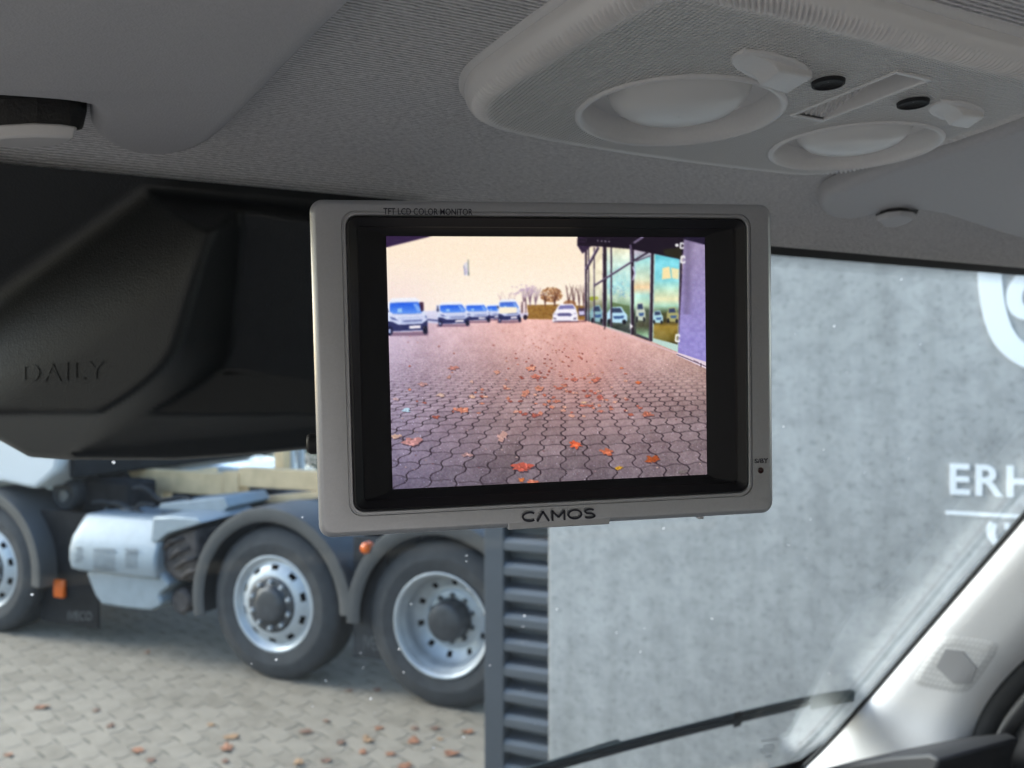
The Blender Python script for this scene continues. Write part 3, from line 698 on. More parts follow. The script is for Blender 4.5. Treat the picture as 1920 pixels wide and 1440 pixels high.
for i in range(len(rows)-1):
    for k in range(n): mb.f.append([i*n+k, i*n+(k+1)%n, (i+1)*n+(k+1)%n, (i+1)*n+k])
o = mb.done('trim', M['pillar'], pill, smooth=True); o.data.set_sharp_from_angle(angle=math.radians(50))
PROWS = rows
# black seal between glass and trim
seal = [VG(x, y, .012) for x, y in chaikin(Lp, 2, False)]
MB().tube(seal, .0035, 8).done('glass_seal', M['rubber'], pill, smooth=True)
def on_pillar(px, py, lift):
    """nearest hit of the eye ray with the pillar mesh, moved towards the cabin by lift"""
    from mathutils.geometry import intersect_ray_tri
    dx, dz = ray(px, py); d = Vector((dx, 1, dz)); org = Vector((0,0,CZ)); best = None
    for i in range(len(PROWS)-1):
        for k in range(K):
            a, b, c, e = PROWS[i][k], PROWS[i][k+1], PROWS[i+1][k+1], PROWS[i+1][k]
            for tri in ((a,b,c),(a,c,e)):
                h = intersect_ray_tri(*tri, d, org, True)
                if h is not None and (best is None or h.y < best.y): best = h
    if best is None: return None
    return best + Vector((-.85,-.5,.1)).normalized()*lift
def pillar_patch(name, quad, m, lift, nu=26, nv=16, round_=.12):
    """quad: four photo corners; a thin shell that follows the pillar"""
    pts = []; ok = True
    for i in range(nu):
        for j in range(nv):
            a, b = 2*i/(nu-1)-1, 2*j/(nv-1)-1
            mm = max(abs(a), abs(b)); 
            if mm > 0:   # round the corners
                L_ = (abs(a)**6+abs(b)**6)**(1/6); a, b = a*mm/L_, b*mm/L_
            u_, v_ = (a+1)/2, (b+1)/2
            x = (quad[0][0]*(1-u_)+quad[1][0]*u_)*(1-v_) + (quad[3][0]*(1-u_)+quad[2][0]*u_)*v_
            y = (quad[0][1]*(1-u_)+quad[1][1]*u_)*(1-v_) + (quad[3][1]*(1-u_)+quad[2][1]*u_)*v_
            edge = min(1, (1-mm)*5)
            h = on_pillar(x, y, lift*edge - .0004)
            if h is None: ok = False; h = pts[-1] if pts else Vector((0,0,0))
            pts.append(h)
    mb = MB().grid(pts, nu, nv); o_ = mb.done(name, m, pill, smooth=True); uv = o_.data.uv_layers.new(name='UVMap')
    for lp in o_.data.loops: uv.data[lp.index].uv = ((lp.vertex_index//nv)/(nu-1)*1.0, (lp.vertex_index % nv)/(nv-1)*.8)
    return o_
def mesh_grille():
    m = mat('speaker_mesh', (.56,.56,.56), .55); n, l, b = nodes_of(m); tc = n.new('ShaderNodeTexCoord')
    ws_ = []
    for d in ('X', 'Y', 'Y'):
        w = n.new('ShaderNodeTexWave'); w.wave_type = 'BANDS'; w.bands_direction = d; w.inputs['Scale'].default_value = 4.2; l.new(tc.outputs['UV'], w.inputs[0]); ws_.append(w)
    mu = n.new('ShaderNodeMath'); mu.operation = 'MULTIPLY'; l.new(ws_[0].outputs['Fac'], mu.inputs[0]); l.new(ws_[2].outputs['Fac'], mu.inputs[1])
    r = n.new('ShaderNodeValToRGB'); r.color_ramp.elements[0].position = .05; r.color_ramp.elements[1].position = .5
    r.color_ramp.elements[0].color = (.52,.52,.52,1); r.color_ramp.elements[1].color = (.62,.62,.62,1); l.new(mu.outputs[0], r.inputs[0]); l.new(r.outputs[0], b.inputs['Base Color'])
    bp = n.new('ShaderNodeBump'); bp.inputs['Strength'].default_value = .25; bp.inputs['Distance'].default_value = .0008; l.new(mu.outputs[0], bp.inputs['Height']); l.new(bp.outputs[0], b.inputs['Normal'])
    return m
M['mesh'] = mesh_grille()
pillar_patch('speaker_grille', [(1768,1186),(1885,1204),(1815,1306),(1700,1284)], M['mesh'], .0024)
hexq = [(1776,1216),(1806,1220),(1833,1252),(1822,1282),(1790,1282),(1757,1250)]
hc = (sum(p[0] for p in hexq)/6, sum(p[1] for p in hexq)/6); hv = [on_pillar(*hc, .0038)]; NH = 24; hf = []
for q in (.35, .7, 1.0, 1.0):
    for k in range(NH):
        a, b, t = hexq[k//4], hexq[(k//4+1) % 6], (k % 4)/4; x, y = a[0]+(b[0]-a[0])*t, a[1]+(b[1]-a[1])*t
        hv.append(on_pillar(hc[0]+(x-hc[0])*q, hc[1]+(y-hc[1])*q, .0038 if len(hv) <= 3*NH else .002))
hf = [[0, 1+k, 1+(k+1) % NH] for k in range(NH)] + [[1+r*NH+k, 1+r*NH+(k+1) % NH, 1+(r+1)*NH+(k+1) % NH, 1+(r+1)*NH+k] for r in range(3) for k in range(NH)]
obj('speaker_badge', hv, hf, M['dark_grille'], pill)
# door frame, its seal and the mirror-side trim at the lower right
def strip(name, L1, R1, m, rl, rr, parent=None, thick=.02):
    rows_ = []
    for (a, b), (c, d) in zip(chaikin(L1,2,False), chaikin(R1,2,False)):
        A = Vector(on_r(a, b, rl)); B = Vector(on_r(c, d, rr)); ro = []
        for k in range(7):
            t = k/6; p = A.lerp(B, t); p = p + Vector((-.012*(1-(2*t-1)**2), 0, 0)); ro.append(V(*p))
        ro += [V(*(B+Vector((thick,0,0)))), V(*(A+Vector((thick,0,0))))]; rows_.append(ro)
    mb_ = MB(); n_ = 9; mb_.v = [p for r in rows_ for p in r]
    for i in range(len(rows_)-1):
        for k in range(n_): mb_.f.append([i*n_+k, i*n_+(k+1)%n_, (i+1)*n_+(k+1)%n_, (i+1)*n_+k])
    o_ = mb_.done(name, m, parent, smooth=True); o_.data.set_sharp_from_angle(angle=math.radians(50)); return o_
S1_ = [(2100,1070),(1985,1175),(1925,1228),(1880,1272),(1850,1310),(1828,1350),(1812,1400),(1800,1460)]
S2_ = [(2160,1100),(2040,1195),(1970,1245),(1922,1295),(1890,1335),(1870,1370),(1856,1410),(1846,1470)]
S3_ = [(2190,1120),(2070,1210),(1998,1260),(1948,1310),(1912,1350),(1888,1385),(1870,1420),(1858,1480)]
S4_ = [(2300,1200),(2200,1300),(2150,1360),(2120,1420),(2100,1470),(2080,1520),(2060,1570),(2040,1600)]
strip('door_seal', S1_, S2_, M['rubber'], 1.312, 1.322, pill)
strip('door_frame_lip', S2_, S3_, M['door'], 1.318, 1.325, pill)
strip('door_frame', S3_, S4_, M['dash'], 1.335, 1.345, pill)
# ---- dashboard
d0 = [(1490,1470),(1560,1437),(1640,1420),(1720,1406),(1790,1400),(1812,1412),(1830,1440),(1850,1500),(1500,1560)]
dv = [Vector(on_r(x, y, 1.20 if i > 5 else 1.16)) for i, (x, y) in enumerate(d0)]
dash = MB()
u0 = on_r(1700,1412,1.18)[2]
dash.box(V, -.97, 1.29, .80, 1.30, -1.0, -.82); o = dash.done('dashboard', M['dash'], None, bevel=.05, seg=4); tag(o, 'black grained dashboard below the windshield corner', None, None, 'structure')

dc = [(p.y, p.z) for p in dv]; dc[-2] = (dc[-2][0], -1.0); dc[-1] = (dc[-1][0], -1.0)
o = MB().prism([V(1.10, a, b) for a, b in dc], [V(1.29, a, b) for a, b in dc]).done('dash_corner', M['dash'], o, bevel=.006)
# ---- windshield wiper outside the glass
wp = E('windshield_wiper', VG(1010,1440,-.02), 'black wiper blade lying across the lower windshield glass', 'wiper')
def wpath(pts, off): return [VG(x, y, off) for x, y in chaikin(pts, 2, False)]
b_pts = [(980,1452),(1100,1418),(1250,1378),(1400,1341),(1520,1314),(1592,1302)]
def flatbar(pts, up, dn, off0, off1):
    p = chaikin(pts, 2, False); mb_ = MB(); rows_ = []
    for i, (x, y) in enumerate(p):
        k = min(1, .45 + .2*(len(p)-1-i))
        rows_.append([VG(x, y-up*k, off0), VG(x-1, y+dn*k, off0), VG(x-1, y+dn*k*.9, off1), VG(x, y-up*k*.9, off1)])
    mb_.v = [q for r in rows_ for q in r]
    for i in range(len(rows_)-1):
        for k in range(4): mb_.f.append([i*4+k, i*4+(k+1)%4, (i+1)*4+(k+1)%4, (i+1)*4+k])
    mb_.f += [[0,1,2,3], [(len(rows_)-1)*4+k for k in range(4)][::-1]]
    return mb_
flatbar(b_pts, 11, 1, -.013, -.032).done('blade_spoiler', M['wiper'], wp, bevel=.003)
flatbar([(x, y+5) for x, y in b_pts[:-1]], 6, 6, -.0055, -.016).done('blade_rubber', M['rubber'], wp, bevel=.001)
flatbar([(1520,1318),(1556,1311),(1592,1304),(1604,1304)], 12, 13, -.007, -.034).done('end_cap', M['wiper'], wp, bevel=.005)
flatbar([(940,1462),(1040,1432),(1100,1412),(1150,1396),(1164,1394)], 9, 12, -.036, -.052).done('arm', M['wiper'], wp, bevel=.005)
flatbar([(1376,1350),(1384,1348),(1392,1346)], 14, 15, -.012, -.034).done('clip', M['rubber'], wp, bevel=.001)

# ================================================================ INTERIOR THINGS
# ---- sun visors
def visor(px_outline, u_low, u_top, rad, name, label):
    pl = [on_u(x, y, u_low) for x, y in px_outline]; pl = chaikin(pl, 3)
    c = V(sum(p[0] for p in pl)/len(pl), sum(p[1] for p in pl)/len(pl), u_low)
    e = E(name, c, label, 'sun visor')
    mb_ = pad(MB(), pl, u_low, u_top, rad, steps=6); o_ = mb_.done('panel', M['visor'], e, smooth=True); o_.data.set_sharp_from_angle(angle=math.radians(60)); return e
vis = visor([(760,-90),(690,0),(620,66),(560,122),(480,203),(430,252),(385,284),(335,297),(285,297),(235,289),(196,276),(176,262),(168,250),(172,226),(168,206),(150,200),(80,194),(0,189),(-150,180),(-300,170),(-420,-200),(-100,-420),(500,-420),(800,-200)], .131, .1525, .010, 'sun_visor', 'smooth grey sun visor folded up beside the camera cover, notched around its clip')
# bulge beside the notch
vis2 = visor([(1538,372),(1533,392),(1545,408),(1575,414),(1610,412),(1640,406),(1668,399),(1700,396),(1730,398),(1765,404),(1800,416),(1850,432),(1925,455),(2100,490),(2250,420),(2200,190),(1950,228),(1840,266),(1740,298),(1660,323),(1590,350)], .139, .1515, .008, 'sun_visor', 'smooth grey sun visor beyond the map light console, above the painted concrete wall')
def faceted_clip(pts, u, h, name, label, shadow_gap_pts):
    pl = [on_u(x, y, u) for x, y in pts]; c = V(sum(p[0] for p in pl)/len(pl), sum(p[1] for p in pl)/len(pl), u)
    e = E(name, c, label, 'clip')
    top = [V(x, y, u+h) for x, y in pl]; q = inset(pl, .0025); low = [V(x, y, u) for x, y in q]
    mb_ = MB(); mb_.prism(low, top); mb_.done('cap', M['cap'] if u < .125 else M['visor'], e, bevel=.0012)
    ub = max(u+h+.002, .1365 if u < .125 else .1372); b = [on_u(x, y, ub) for x, y in shadow_gap_pts]
    mb_ = MB(); mb_.prism([V(x, y, ub) for x, y in b], [V(x, y, .1522) for x, y in b])  # black plate drawn for the shadow gap behind the clip
    cst = [V(x, y, u+h) for x, y in inset(pl, .004)]; MB().prism(cst, [p + Vector((0,0,ub-u-h+.002)) for p in cst]).done('stem', M['black'], e); mb_.done('base', M['black'], e, bevel=.002)
    return e
faceted_clip([(-40,262),(0,256),(60,253),(112,255),(146,260),(142,268),(112,277),(60,281),(10,279),(-40,274)], .119, .006, 'visor_clip', 'pale faceted visor clip in the notch of the larger grey visor', [(-120,188),(60,196),(150,204),(163,216),(156,246),(60,250),(-120,246)])
faceted_clip([(1640,414),(1660,407),(1690,404),(1712,406),(1720,411),(1706,420),(1680,428),(1655,426)], .132, .004, 'visor_clip', 'small pale faceted visor clip under the far visor, next to the glass edge', [(1640,408),(1668,400),(1704,396),(1722,400),(1718,408),(1690,407),(1660,411)])

# ---- overhead console with two reading lights
cA = on_u(868,212,UC); cB = on_u(1508,337,UC); cD = on_u(1212,-18,UC)
ca = Vector(cA); cb = Vector(cB); cd = Vector(cD)
rA, rB = cA[0]-.002, cB[0]+.004
con = E('overhead_console', V((rA+rB)/2, .40, UC), 'grey ribbed overhead console with two round reading lights and switches', 'console')
kc = (sum(p[0] for p in KP)/len(KP), sum(p[1] for p in KP)/len(KP))
kang = np.array([math.atan2(p[1]-kc[1], p[0]-kc[0]) for p in KP]); krad = np.array([math.hypot(p[0]-kc[0], p[1]-kc[1]) for p in KP])
od = np.argsort(kang); kang = kang[od]; krad = krad[od]
kang = np.concatenate([kang-2*math.pi, kang, kang+2*math.pi]); krad = np.concatenate([krad]*3)
NA, NM = 1400, 170
th = np.linspace(0, 2*math.pi, 6000); R_ = np.interp(th, kang, krad)
arc = np.concatenate([[0], np.cumsum(np.hypot(np.diff(R_*np.cos(th)), np.diff(R_*np.sin(th))))])
th = np.interp(np.linspace(0, arc[-1], NA, endpoint=False), arc, th); R_ = np.interp(th, kang, krad)      # even steps along the rim
arc = np.concatenate([[0], np.cumsum(np.hypot(np.diff(R_*np.cos(th)), np.diff(R_*np.sin(th))))]); per = arc[-1]
nrib = int(per/.0030); rib = np.cos(2*math.pi*nrib*arc/per)
b1c = on_u(1272, 214, UC); b2c = on_u(1600, 277, UC)
BR = .0505
b2c = (b2c[0], b2c[1]); 
g0 = Vector(on_u(1518,219,UC)); g1 = Vector(on_u(1708,143,UC)); gd = (g1-g0); GL = gd.length; gd.normalize(); gn = Vector((-gd.y, gd.x)); GW = .0098
def sst(a, b, x): t = np.clip((x-a)/(b-a), 0, 1); return t*t*(3-2*t)
def console_height(x, y, e):
    """metres above (+) the face level UC; e = distance from the edge"""
    h = .010*(1-np.sqrt(np.clip(1-(1-np.clip(e/.011,0,1))**2, 0, 1)))     # rolled edge
    wv = np.ones_like(x)
    for (cx, cy), Rb in ((b1c, BR), (b2c, BR*.90)):
        rr = np.hypot(x-cx, y-cy)/Rb; wv = wv*sst(1.06, 1.09, rr)
    return h, wv
ms = np.concatenate([np.linspace(.0, .9, NM-50), np.linspace(.9, 1, 51)[1:]])
dR = np.gradient(np.convolve(np.concatenate([R_[-25:],R_,R_[:25]]), np.ones(51)/51, 'valid'), th); fac = 1/np.sqrt(1+(dR/R_)**2)
E_ = R_[None,:]*(1-ms[:,None])*fac[None,:]; X_ = kc[0] + ms[:,None]*R_[None,:]*np.cos(th)[None,:]; Y_ = kc[1] + ms[:,None]*R_[None,:]*np.sin(th)[None,:]
H_, WV = console_height(X_, Y_, E_)
nf = np.gradient(R_*np.cos(th)); nr_ = -np.gradient(R_*np.sin(th)); front = nf/np.hypot(nf, nr_)      # how far the rim faces backwards (+) or forwards (-)
front = np.where(np.mean(front*np.sin(th)) > 0, front, -front)
band = np.exp(-((E_-.0075)/.0036)**4)*(1-sst(.35, .8, front))[None,:]
H_ = H_ - .0015*band*rib[None,:]; WV = WV*(1-band)*sst(.010,.016,E_)
cv_ = []; nM = len(ms)
for i in range(nM):
    for k in range(NA): cv_.append((X_[i,k], Y_[i,k], UC+H_[i,k]))
rows_f = []
hole = (np.hypot(X_-b1c[0], Y_-b1c[1]) < BR*1.01) | (np.hypot(X_-b2c[0], Y_-b2c[1]) < BR*.90*1.01)
lxg = (X_-g0.x)*gd.x + (Y_-g0.y)*gd.y; lyg = (X_-g0.x)*gn.x + (Y_-g0.y)*gn.y
hole |= (lxg > -.0005) & (lxg < GL+.0005) & (np.abs(lyg) < GW+.0005)
for i in range(nM-1):
    for k in range(NA):
        if hole[i,k] or hole[i+1,k] or hole[i,(k+1)%NA] or hole[i+1,(k+1)%NA]: continue
        rows_f.append([i*NA+k, i*NA+(k+1)%NA, (i+1)*NA+(k+1)%NA, (i+1)*NA+k])
nb = len(cv_)
for k in range(NA): cv_.append((X_[-1,k], Y_[-1,k], .1555))
for k in range(NA): rows_f.append([(nM-1)*NA+k, (nM-1)*NA+(k+1)%NA, nb+(k+1)%NA, nb+k])
o = obj('panel', [V(*p) for p in cv_], rows_f, M['weave'], con, smooth=True)
set_uv(o, van_uv)
at = o.data.attributes.new('weave', 'FLOAT', 'POINT'); at.data.foreach_set('value', np.concatenate([WV.ravel(), np.zeros(NA)]).astype(np.float32))
# outer flange against the headliner
fl = inset(KP, -.004); mb = MB(); mb.prism([V(x, y, .1515) for x, y in inset(KP, -.0025)], [V(x, y, .1575) for x, y in fl]); mb.done('flange', M['trim_grey'], con, bevel=.002)
for (cx, cy), Rb in ((b1c, BR), (b2c, BR*.90)):
    fnb = lambda a, b, c, cx=cx, cy=cy: V(cx+b, cy+c, UC+a)
    o = MB().lathe(fnb, [(.002,Rb*1.07),(-.0006,Rb*1.06),(-.0014,Rb*1.03),(-.0010,Rb*1.0),(.002,Rb*.975),(.010,Rb*.93),(.019,Rb*.87),(.0245,Rb*.82),(.0246,Rb*.74)], 72).done('lamp_cup', M['trim_grey'], con, smooth=True)
    MB().lathe(fnb, [(.0245,Rb*.76),(.018,Rb*.755),(.0115,Rb*.73),(.0060,Rb*.67),(.0022,Rb*.57),(-.0002,Rb*.40),(-.0012,Rb*.2),(-.0015,.0003)], 72).done('lamp_lens', M['lens_pale'], con, smooth=True)
def gp(lx, ly, u_): return V(g0.x+gd.x*lx+gn.x*ly, g0.y+gd.y*lx+gn.y*ly, UC+u_)
mb = MB(); rim = .0022; fl_ = lambda t: .0012+.020*t**1.3; NS = 16
ring_o = [(-rim,-GW-rim),(GL+rim,-GW-rim),(GL+rim,GW+rim),(-rim,GW+rim)]; ring_i = [(0,-GW),(GL,-GW),(GL,GW),(0,GW)]
mb.add([gp(a, b, .0006) for a, b in ring_o] + [gp(a, b, -.0007) for a, b in inset(ring_o, .0006)] + [gp(a, b, -.0007) for a, b in inset(ring_i, -.0004)] + [gp(a, b, .0002) for a, b in ring_i],
       [[r*4+k, r*4+(k+1) % 4, (r+1)*4+(k+1) % 4, (r+1)*4+k] for r in range(3) for k in range(4)])
for k in range(NS):
    a0_, a1_ = GL*k/NS, GL*(k+1)/NS
    for sg in (-1, 1): mb.add([gp(a0_, sg*GW, .0002), gp(a1_, sg*GW, .0002), gp(a1_, sg*GW, fl_((k+1)/NS)), gp(a0_, sg*GW, fl_(k/NS))], [(0,1,2,3)])
    mb.add([gp(a0_, -GW, fl_(k/NS)), gp(a1_, -GW, fl_((k+1)/NS)), gp(a1_, GW, fl_((k+1)/NS)), gp(a0_, GW, fl_(k/NS))], [(0,1,2,3)])
mb.add([gp(GL,-GW,.0002), gp(GL,GW,.0002), gp(GL,GW,fl_(1)), gp(GL,-GW,fl_(1))], [(0,1,2,3)])
mb.done('grille_pocket', M['trim_grey'], con)
# microphone grille nubs in the sloping slot
mb = MB()
for i in range(20):
    for j in range(5):
        lx = GL*(.03+.80*i/19); ly = -GW*.70 + GW*1.40*j/4 + (.0007 if i % 2 else -.0007)
        x, y = g0.x+gd.x*lx+gn.x*ly, g0.y+gd.y*lx+gn.y*ly; hh = .0013+.020*(lx/GL)**1.3
        q = .0013
        mb.add([V(x-q,y,UC+hh),V(x,y-q,UC+hh),V(x+q,y,UC+hh),V(x,y+q,UC+hh),V(x,y,UC+hh-.0019)], [(0,1,4),(1,2,4),(2,3,4),(3,0,4)])
tag(mb.done('grille_nubs', M['cap'], con), kind='stuff')
# sensor windows
for (x, y) in ((1553,153),(1712,191)):
    cx, cy = on_u(x, y, UC); rd = .0060
    fnc = lambda a, b, c: V(cx+b, cy+c, UC+a)
    MB().lathe(fnc, [(.001,rd*1.28),(-.0016,rd*1.22),(-.0018,rd*1.05),(.0005,rd)], 28).done('sensor_ring', M['mon_black'], con, smooth=True)
    MB().lathe(fnc, [(-.0012,rd*1.05),(-.0004,rd*.6),(-.0003,.0002)], 28).done('sensor_window', M['black'], con, smooth=True)
# rocker switches in shallow frames
def rocker(quad, ridge):
    q = [on_u(x, y, UC) for x, y in quad]
    frame = chaikin(chaikin(q, 1), 1); mb_ = pad(MB(), frame, UC-.0012, UC+.003, .001); mb_.done('switch_frame', M['trim_grey'], con, smooth=True).data.set_sharp_from_angle(angle=math.radians(50))
    a, b, c, d = [Vector(p) for p in inset(q, .004)]
    m1, m2 = a.lerp(b, ridge), d.lerp(c, ridge)
    mb_ = MB(); z0_, z1_ = UC-.0008, UC-.0052
    m1b, m2b = a.lerp(b, ridge-.12), d.lerp(c, ridge-.12)
    vv = [V(a.x,a.y,z0_),V(m1b.x,m1b.y,UC-.0022),V(m1.x,m1.y,z1_),V(b.x,b.y,UC-.0036),V(d.x,d.y,z0_),V(m2b.x,m2b.y,UC-.0022),V(m2.x,m2.y,z1_),V(c.x,c.y,UC-.0036)]
    top = [V(p.x,p.y,UC) for p in (a,b,c,d)]
    mb_.add(vv+top, [(0,1,5,4),(1,2,6,5),(2,3,7,6),(0,8,9,3,2,1),(4,5,6,7,10,11),(3,9,10,7),(0,4,11,8)]); mb_.done('rocker', M['trim_grey'], con, bevel=.0012)
rocker([(1354,118),(1468,168),(1542,128),(1402,82)], .5)
rocker([(1726,208),(1808,234),(1862,205),(1772,180)], .5)

# ---- black camera cover on the glass, embossed
cc = E('camera_cover', VG(300, 600, .03), 'black grained plastic sensor cover on the windshield with embossed lettering', 'cover')
def smin(a, b, k): h = max(0, min(1, .5+.5*(b-a)/k)); return b*(1-h)+a*h-k*h*(1-h)
BOT = [(-260,700),(-100,770),(0,826),(55,857),(120,862),(330,863),(480,852),(590,841),(800,815)]
def bot_y(x):
    for (a, b), (c, d) in zip(BOT[:-1], BOT[1:]):
        if a <= x <= c: return b+(d-b)*(x-a)/(c-a)
    return BOT[-1][1]
def cover_off(px, py):
    xr_ = 392 - max(0,(py-430))*.30 - max(0, (py-640))*.9*max(0,(py-640))/160
    A_ = .020 + .00012*px + .00016*(py-450)
    B_ = .020 + .00012*xr_ + .00016*(py-450) + .003 - .00060*(px-xr_)
    U_ = .020 + .00012*px + .00016*(py-450) + .004 - .00030*((640 - py) - (px)*.667)
    C_ = .020 + .00012*px + .00016*325 + .003 - .00085*(py-772)
    h = smin(smin(smin(A_, B_, .010), U_, .045), C_, .006)
    D_ = .022 + .00004*(px-300)                  # flat recessed field on the right
    if px > xr_: h = max(h, D_)
    lipz = .046 - .00042*max(0, py-775)
    if px > xr_ and py > 700: h = max(h, min(.03+.0002*(py-700), lipz))
    h = min(h, .004 + .00075*max(0, py - head_y(px)))
    return -smin(-h, -.012, .010)
def head_y(x): return 322 + (x)*.0925 - (3 if x < 0 else 0)
NX, NY = 120, 90; pts = []
for i in range(NX):
    px = -260 + 1060*i/(NX-1); yb = bot_y(px); yt = head_y(px) - 16
    for j in range(NY):
        py = yt + (yb-yt)*j/(NY-1)
        pts.append(VG(px, py, cover_off(px, min(py, 1e9))*(1 if j < NY-1 else .0) + (.0008 if j == NY-1 else 0)))
mb = MB().grid(pts, NX, NY); o = mb.done('shell', M['housing'], cc, smooth=True)
# embossed word
pa = VG(42,717,cover_off(110,700)); pb = VG(194,711,cover_off(110,700)); ptp = VG(42,683,cover_off(110,700))
def daily(x, y, z):
    tx = x; px = 42 + 152*tx; py = 717 - 6*tx - 34*y
    return VG(px, py, cover_off(px, py) - .0004 + z*.0010)
v, f = text_mesh('DAILY', 1.0, lambda a,b,c: (a,b,c), 1.0, spacing=1.15)
mxx = max(p[0] for p in v); obj('embossed_lettering', [daily(a/mxx, b, c) for a, b, c in v], f, M['housing'], cc)

# ---- the monitor
MW, MH = .19, .1313
def rotm(y, p, r):
    return (Matrix.Rotation(y,3,'Z') @ Matrix.Rotation(p,3,'X') @ Matrix.Rotation(r,3,'Y'))
MR = rotm(.16452, .03697, -.02638); MC = Vector((.01729, .32362, CZ+.00776))
def Q(x, y, z): return MR @ Vector((x, y, z)) + MC      # x right, y away from the viewer, z up
mon = E('monitor', Q(0,.012,-MH/2), 'silver rear view monitor with black recessed frame showing a paved yard', 'monitor')
def rrect(w, h, r, n=7, cx=0, cz=0):
    out = []
    for sx, sz, a0 in ((1,1,0),(-1,1,90),(-1,-1,180),(1,-1,270)):
        for k in range(n):
            a = math.radians(a0 + 90*k/(n-1)); out.append((cx+sx*(w/2-r)+r*math.cos(a), cz+sz*(h/2-r)+r*math.sin(a)))
    return out
def rings(mb_, L, cap0=False, cap1=False):
    n_ = len(L[0][0]); base = len(mb_.v)
    for pl, y in L: mb_.v += [Q(a, y, b) for a, b in pl]
    for i in range(len(L)-1):
        for k in range(n_): mb_.f.append([base+i*n_+k, base+i*n_+(k+1)%n_, base+(i+1)*n_+(k+1)%n_, base+(i+1)*n_+k])
    if cap0: mb_.f.append([base+k for k in range(n_)])
    if cap1: mb_.f.append([base+(len(L)-1)*n_+k for k in range(n_)])
    return mb_
OW, OH, OX, OZ = .1644, .1151, .0010, .0018
L_ = [(rrect(OW, OH, .0042, 7, OX, OZ), .004), (rrect(OW, OH, .0042, 7, OX, OZ), .0004), (rrect(OW+.0008, OH+.0008, .0046, 7, OX, OZ), 0.0),
      (rrect(OW+.0022, OH+.0022, .005, 7, OX, OZ), 0.0), (rrect(OW+.0026, OH+.0026, .005, 7, OX, OZ), .0007), (rrect(OW+.0034, OH+.0034, .0052, 7, OX, OZ), .0007), (rrect(OW+.0038, OH+.0038, .0054, 7, OX, OZ), .0)]
rf = .0027
for k in range(7):
    a = k/6*math.pi/2; L_.append((rrect(MW-2*rf*(1-math.sin(a)), MH-2*rf*(1-math.sin(a)), .0050-rf*(1-math.sin(a))*.55, 7), rf*(1-math.cos(a))*1.0))
L_ += [(rrect(MW, MH, .0050, 7), .020), (rrect(MW-.004, MH-.004, .005, 7), .024)]
mb = rings(MB(), L_, False, True); o = mb.done('housing', M['silver'], mon, smooth=True); o.data.set_sharp_from_angle(angle=math.radians(40))
# black hood: step, sloped funnel, flat bezel round the panel
SW, SH, SX, SZ, SD = .1332, .1009, .0006, .0019, .0062
L_ = [(rrect(OW-.0006, OH-.0006, .004, 7, OX, OZ), .0042), (rrect(OW-.0006, OH-.0006, .004, 7, OX, OZ), -.0002), (rrect(OW-.0018, OH-.0018, .0036, 7, OX, OZ), -.0005), (rrect(OW-.0030, OH-.0030, .003, 7, OX, OZ), .0002),
      (rrect(OW-.0075, OH-.0075, .0016, 7, OX, OZ), .0022), (rrect(OW-.0085, OH-.0078, .0012, 7, OX, OZ), .0034), (rrect(SW+.0055, SH+.0030, .0005, 7, SX, SZ), SD-.0004), (rrect(SW+.0035, SH+.0016, .0004, 7, SX, SZ), SD-.0001), (rrect(SW-.0006, SH-.0006, .0002, 7, SX, SZ), SD+.0006)]
mb = rings(MB(), L_); o = mb.done('screen_hood', M['mon_black'], mon, smooth=True); o.data.set_sharp_from_angle(angle=math.radians(25))
# name plate tab that laps over the lower rim
tx0, tx1 = -.0112-.0, .0312
def mon_px(px, py):
    """point of the monitor's face under a photo pixel"""
    dx, dz = ray(px, py); d = MR.transposed() @ Vector((dx, 1, dz)); o_ = MR.transposed() @ (Vector((0,0,CZ)) - MC)
    t = -o_.y/d.y; p = o_ + d*t; return p.x, p.z
tl = mon_px(953, 992); tr = mon_px(1143, 980)
mb = MB(); pl = [(tl[0], -MH/2-.0006), (tr[0], -MH/2-.0006), (tr[0], -MH/2+.0026), (tl[0], -MH/2+.0026)]
mb.prism([Q(a, .0001, b) for a, b in pl], [Q(a, .012, b) for a, b in pl]); mb.done('name_plate', M['silver'], mon, bevel=.0003)
# printed writing
def printed(name, txt, px, py, h_px, w_px, y0=-.00012):
    x0, z0_ = mon_px(px, py); x1, _ = mon_px(px+w_px, py); _, z1_ = mon_px(px, py-h_px)
    v_, f_ = text_mesh(txt, 1, lambda a,b,c: (a,b,c), 1, bold=.012); mx = max(p[0] for p in v_)
    obj(name, [Q(x0+(x1-x0)*a/mx, y0 + .0001*(1-c) - .0001, z0_+(z1_-z0_)*b) for a, b, c in v_], f_, M['ink'], mon)
printed('print', 'TFT LCD COLOR MONITOR', 719, 402, 12, 167)
printed('print', 'S/BY', 1415, 868.5, 8.5, 25)
bx0, bz0 = mon_px(979, 979); bx1, _ = mon_px(1116, 972); bh = (mon_px(979,959)[1]-bz0)
def brand_stroke(P, wd, mb_):
    n_ = len(P); Lf = []; Rt = []
    for i in range(n_):
        a = P[max(i-1,0)]; c = P[min(i+1,n_-1)]; tx, ty = c[0]-a[0], c[1]-a[1]; q = math.hypot(tx, ty) or 1
        Lf.append((P[i][0]-ty/q*wd/2, P[i][1]+tx/q*wd/2)); Rt.append((P[i][0]+ty/q*wd/2, P[i][1]-tx/q*wd/2))
    base = len(mb_.v)
    for y in (-.0008, -.0003): mb_.v += [Q(a, y, b) for a, b in Lf] + [Q(a, y, b) for a, b in Rt]
    for i in range(n_-1): mb_.f += [[base+i, base+i+1, base+n_+i+1, base+n_+i]]
    return mb_
BWd = bx1-bx0; mb = MB(); t_ = bh*.19
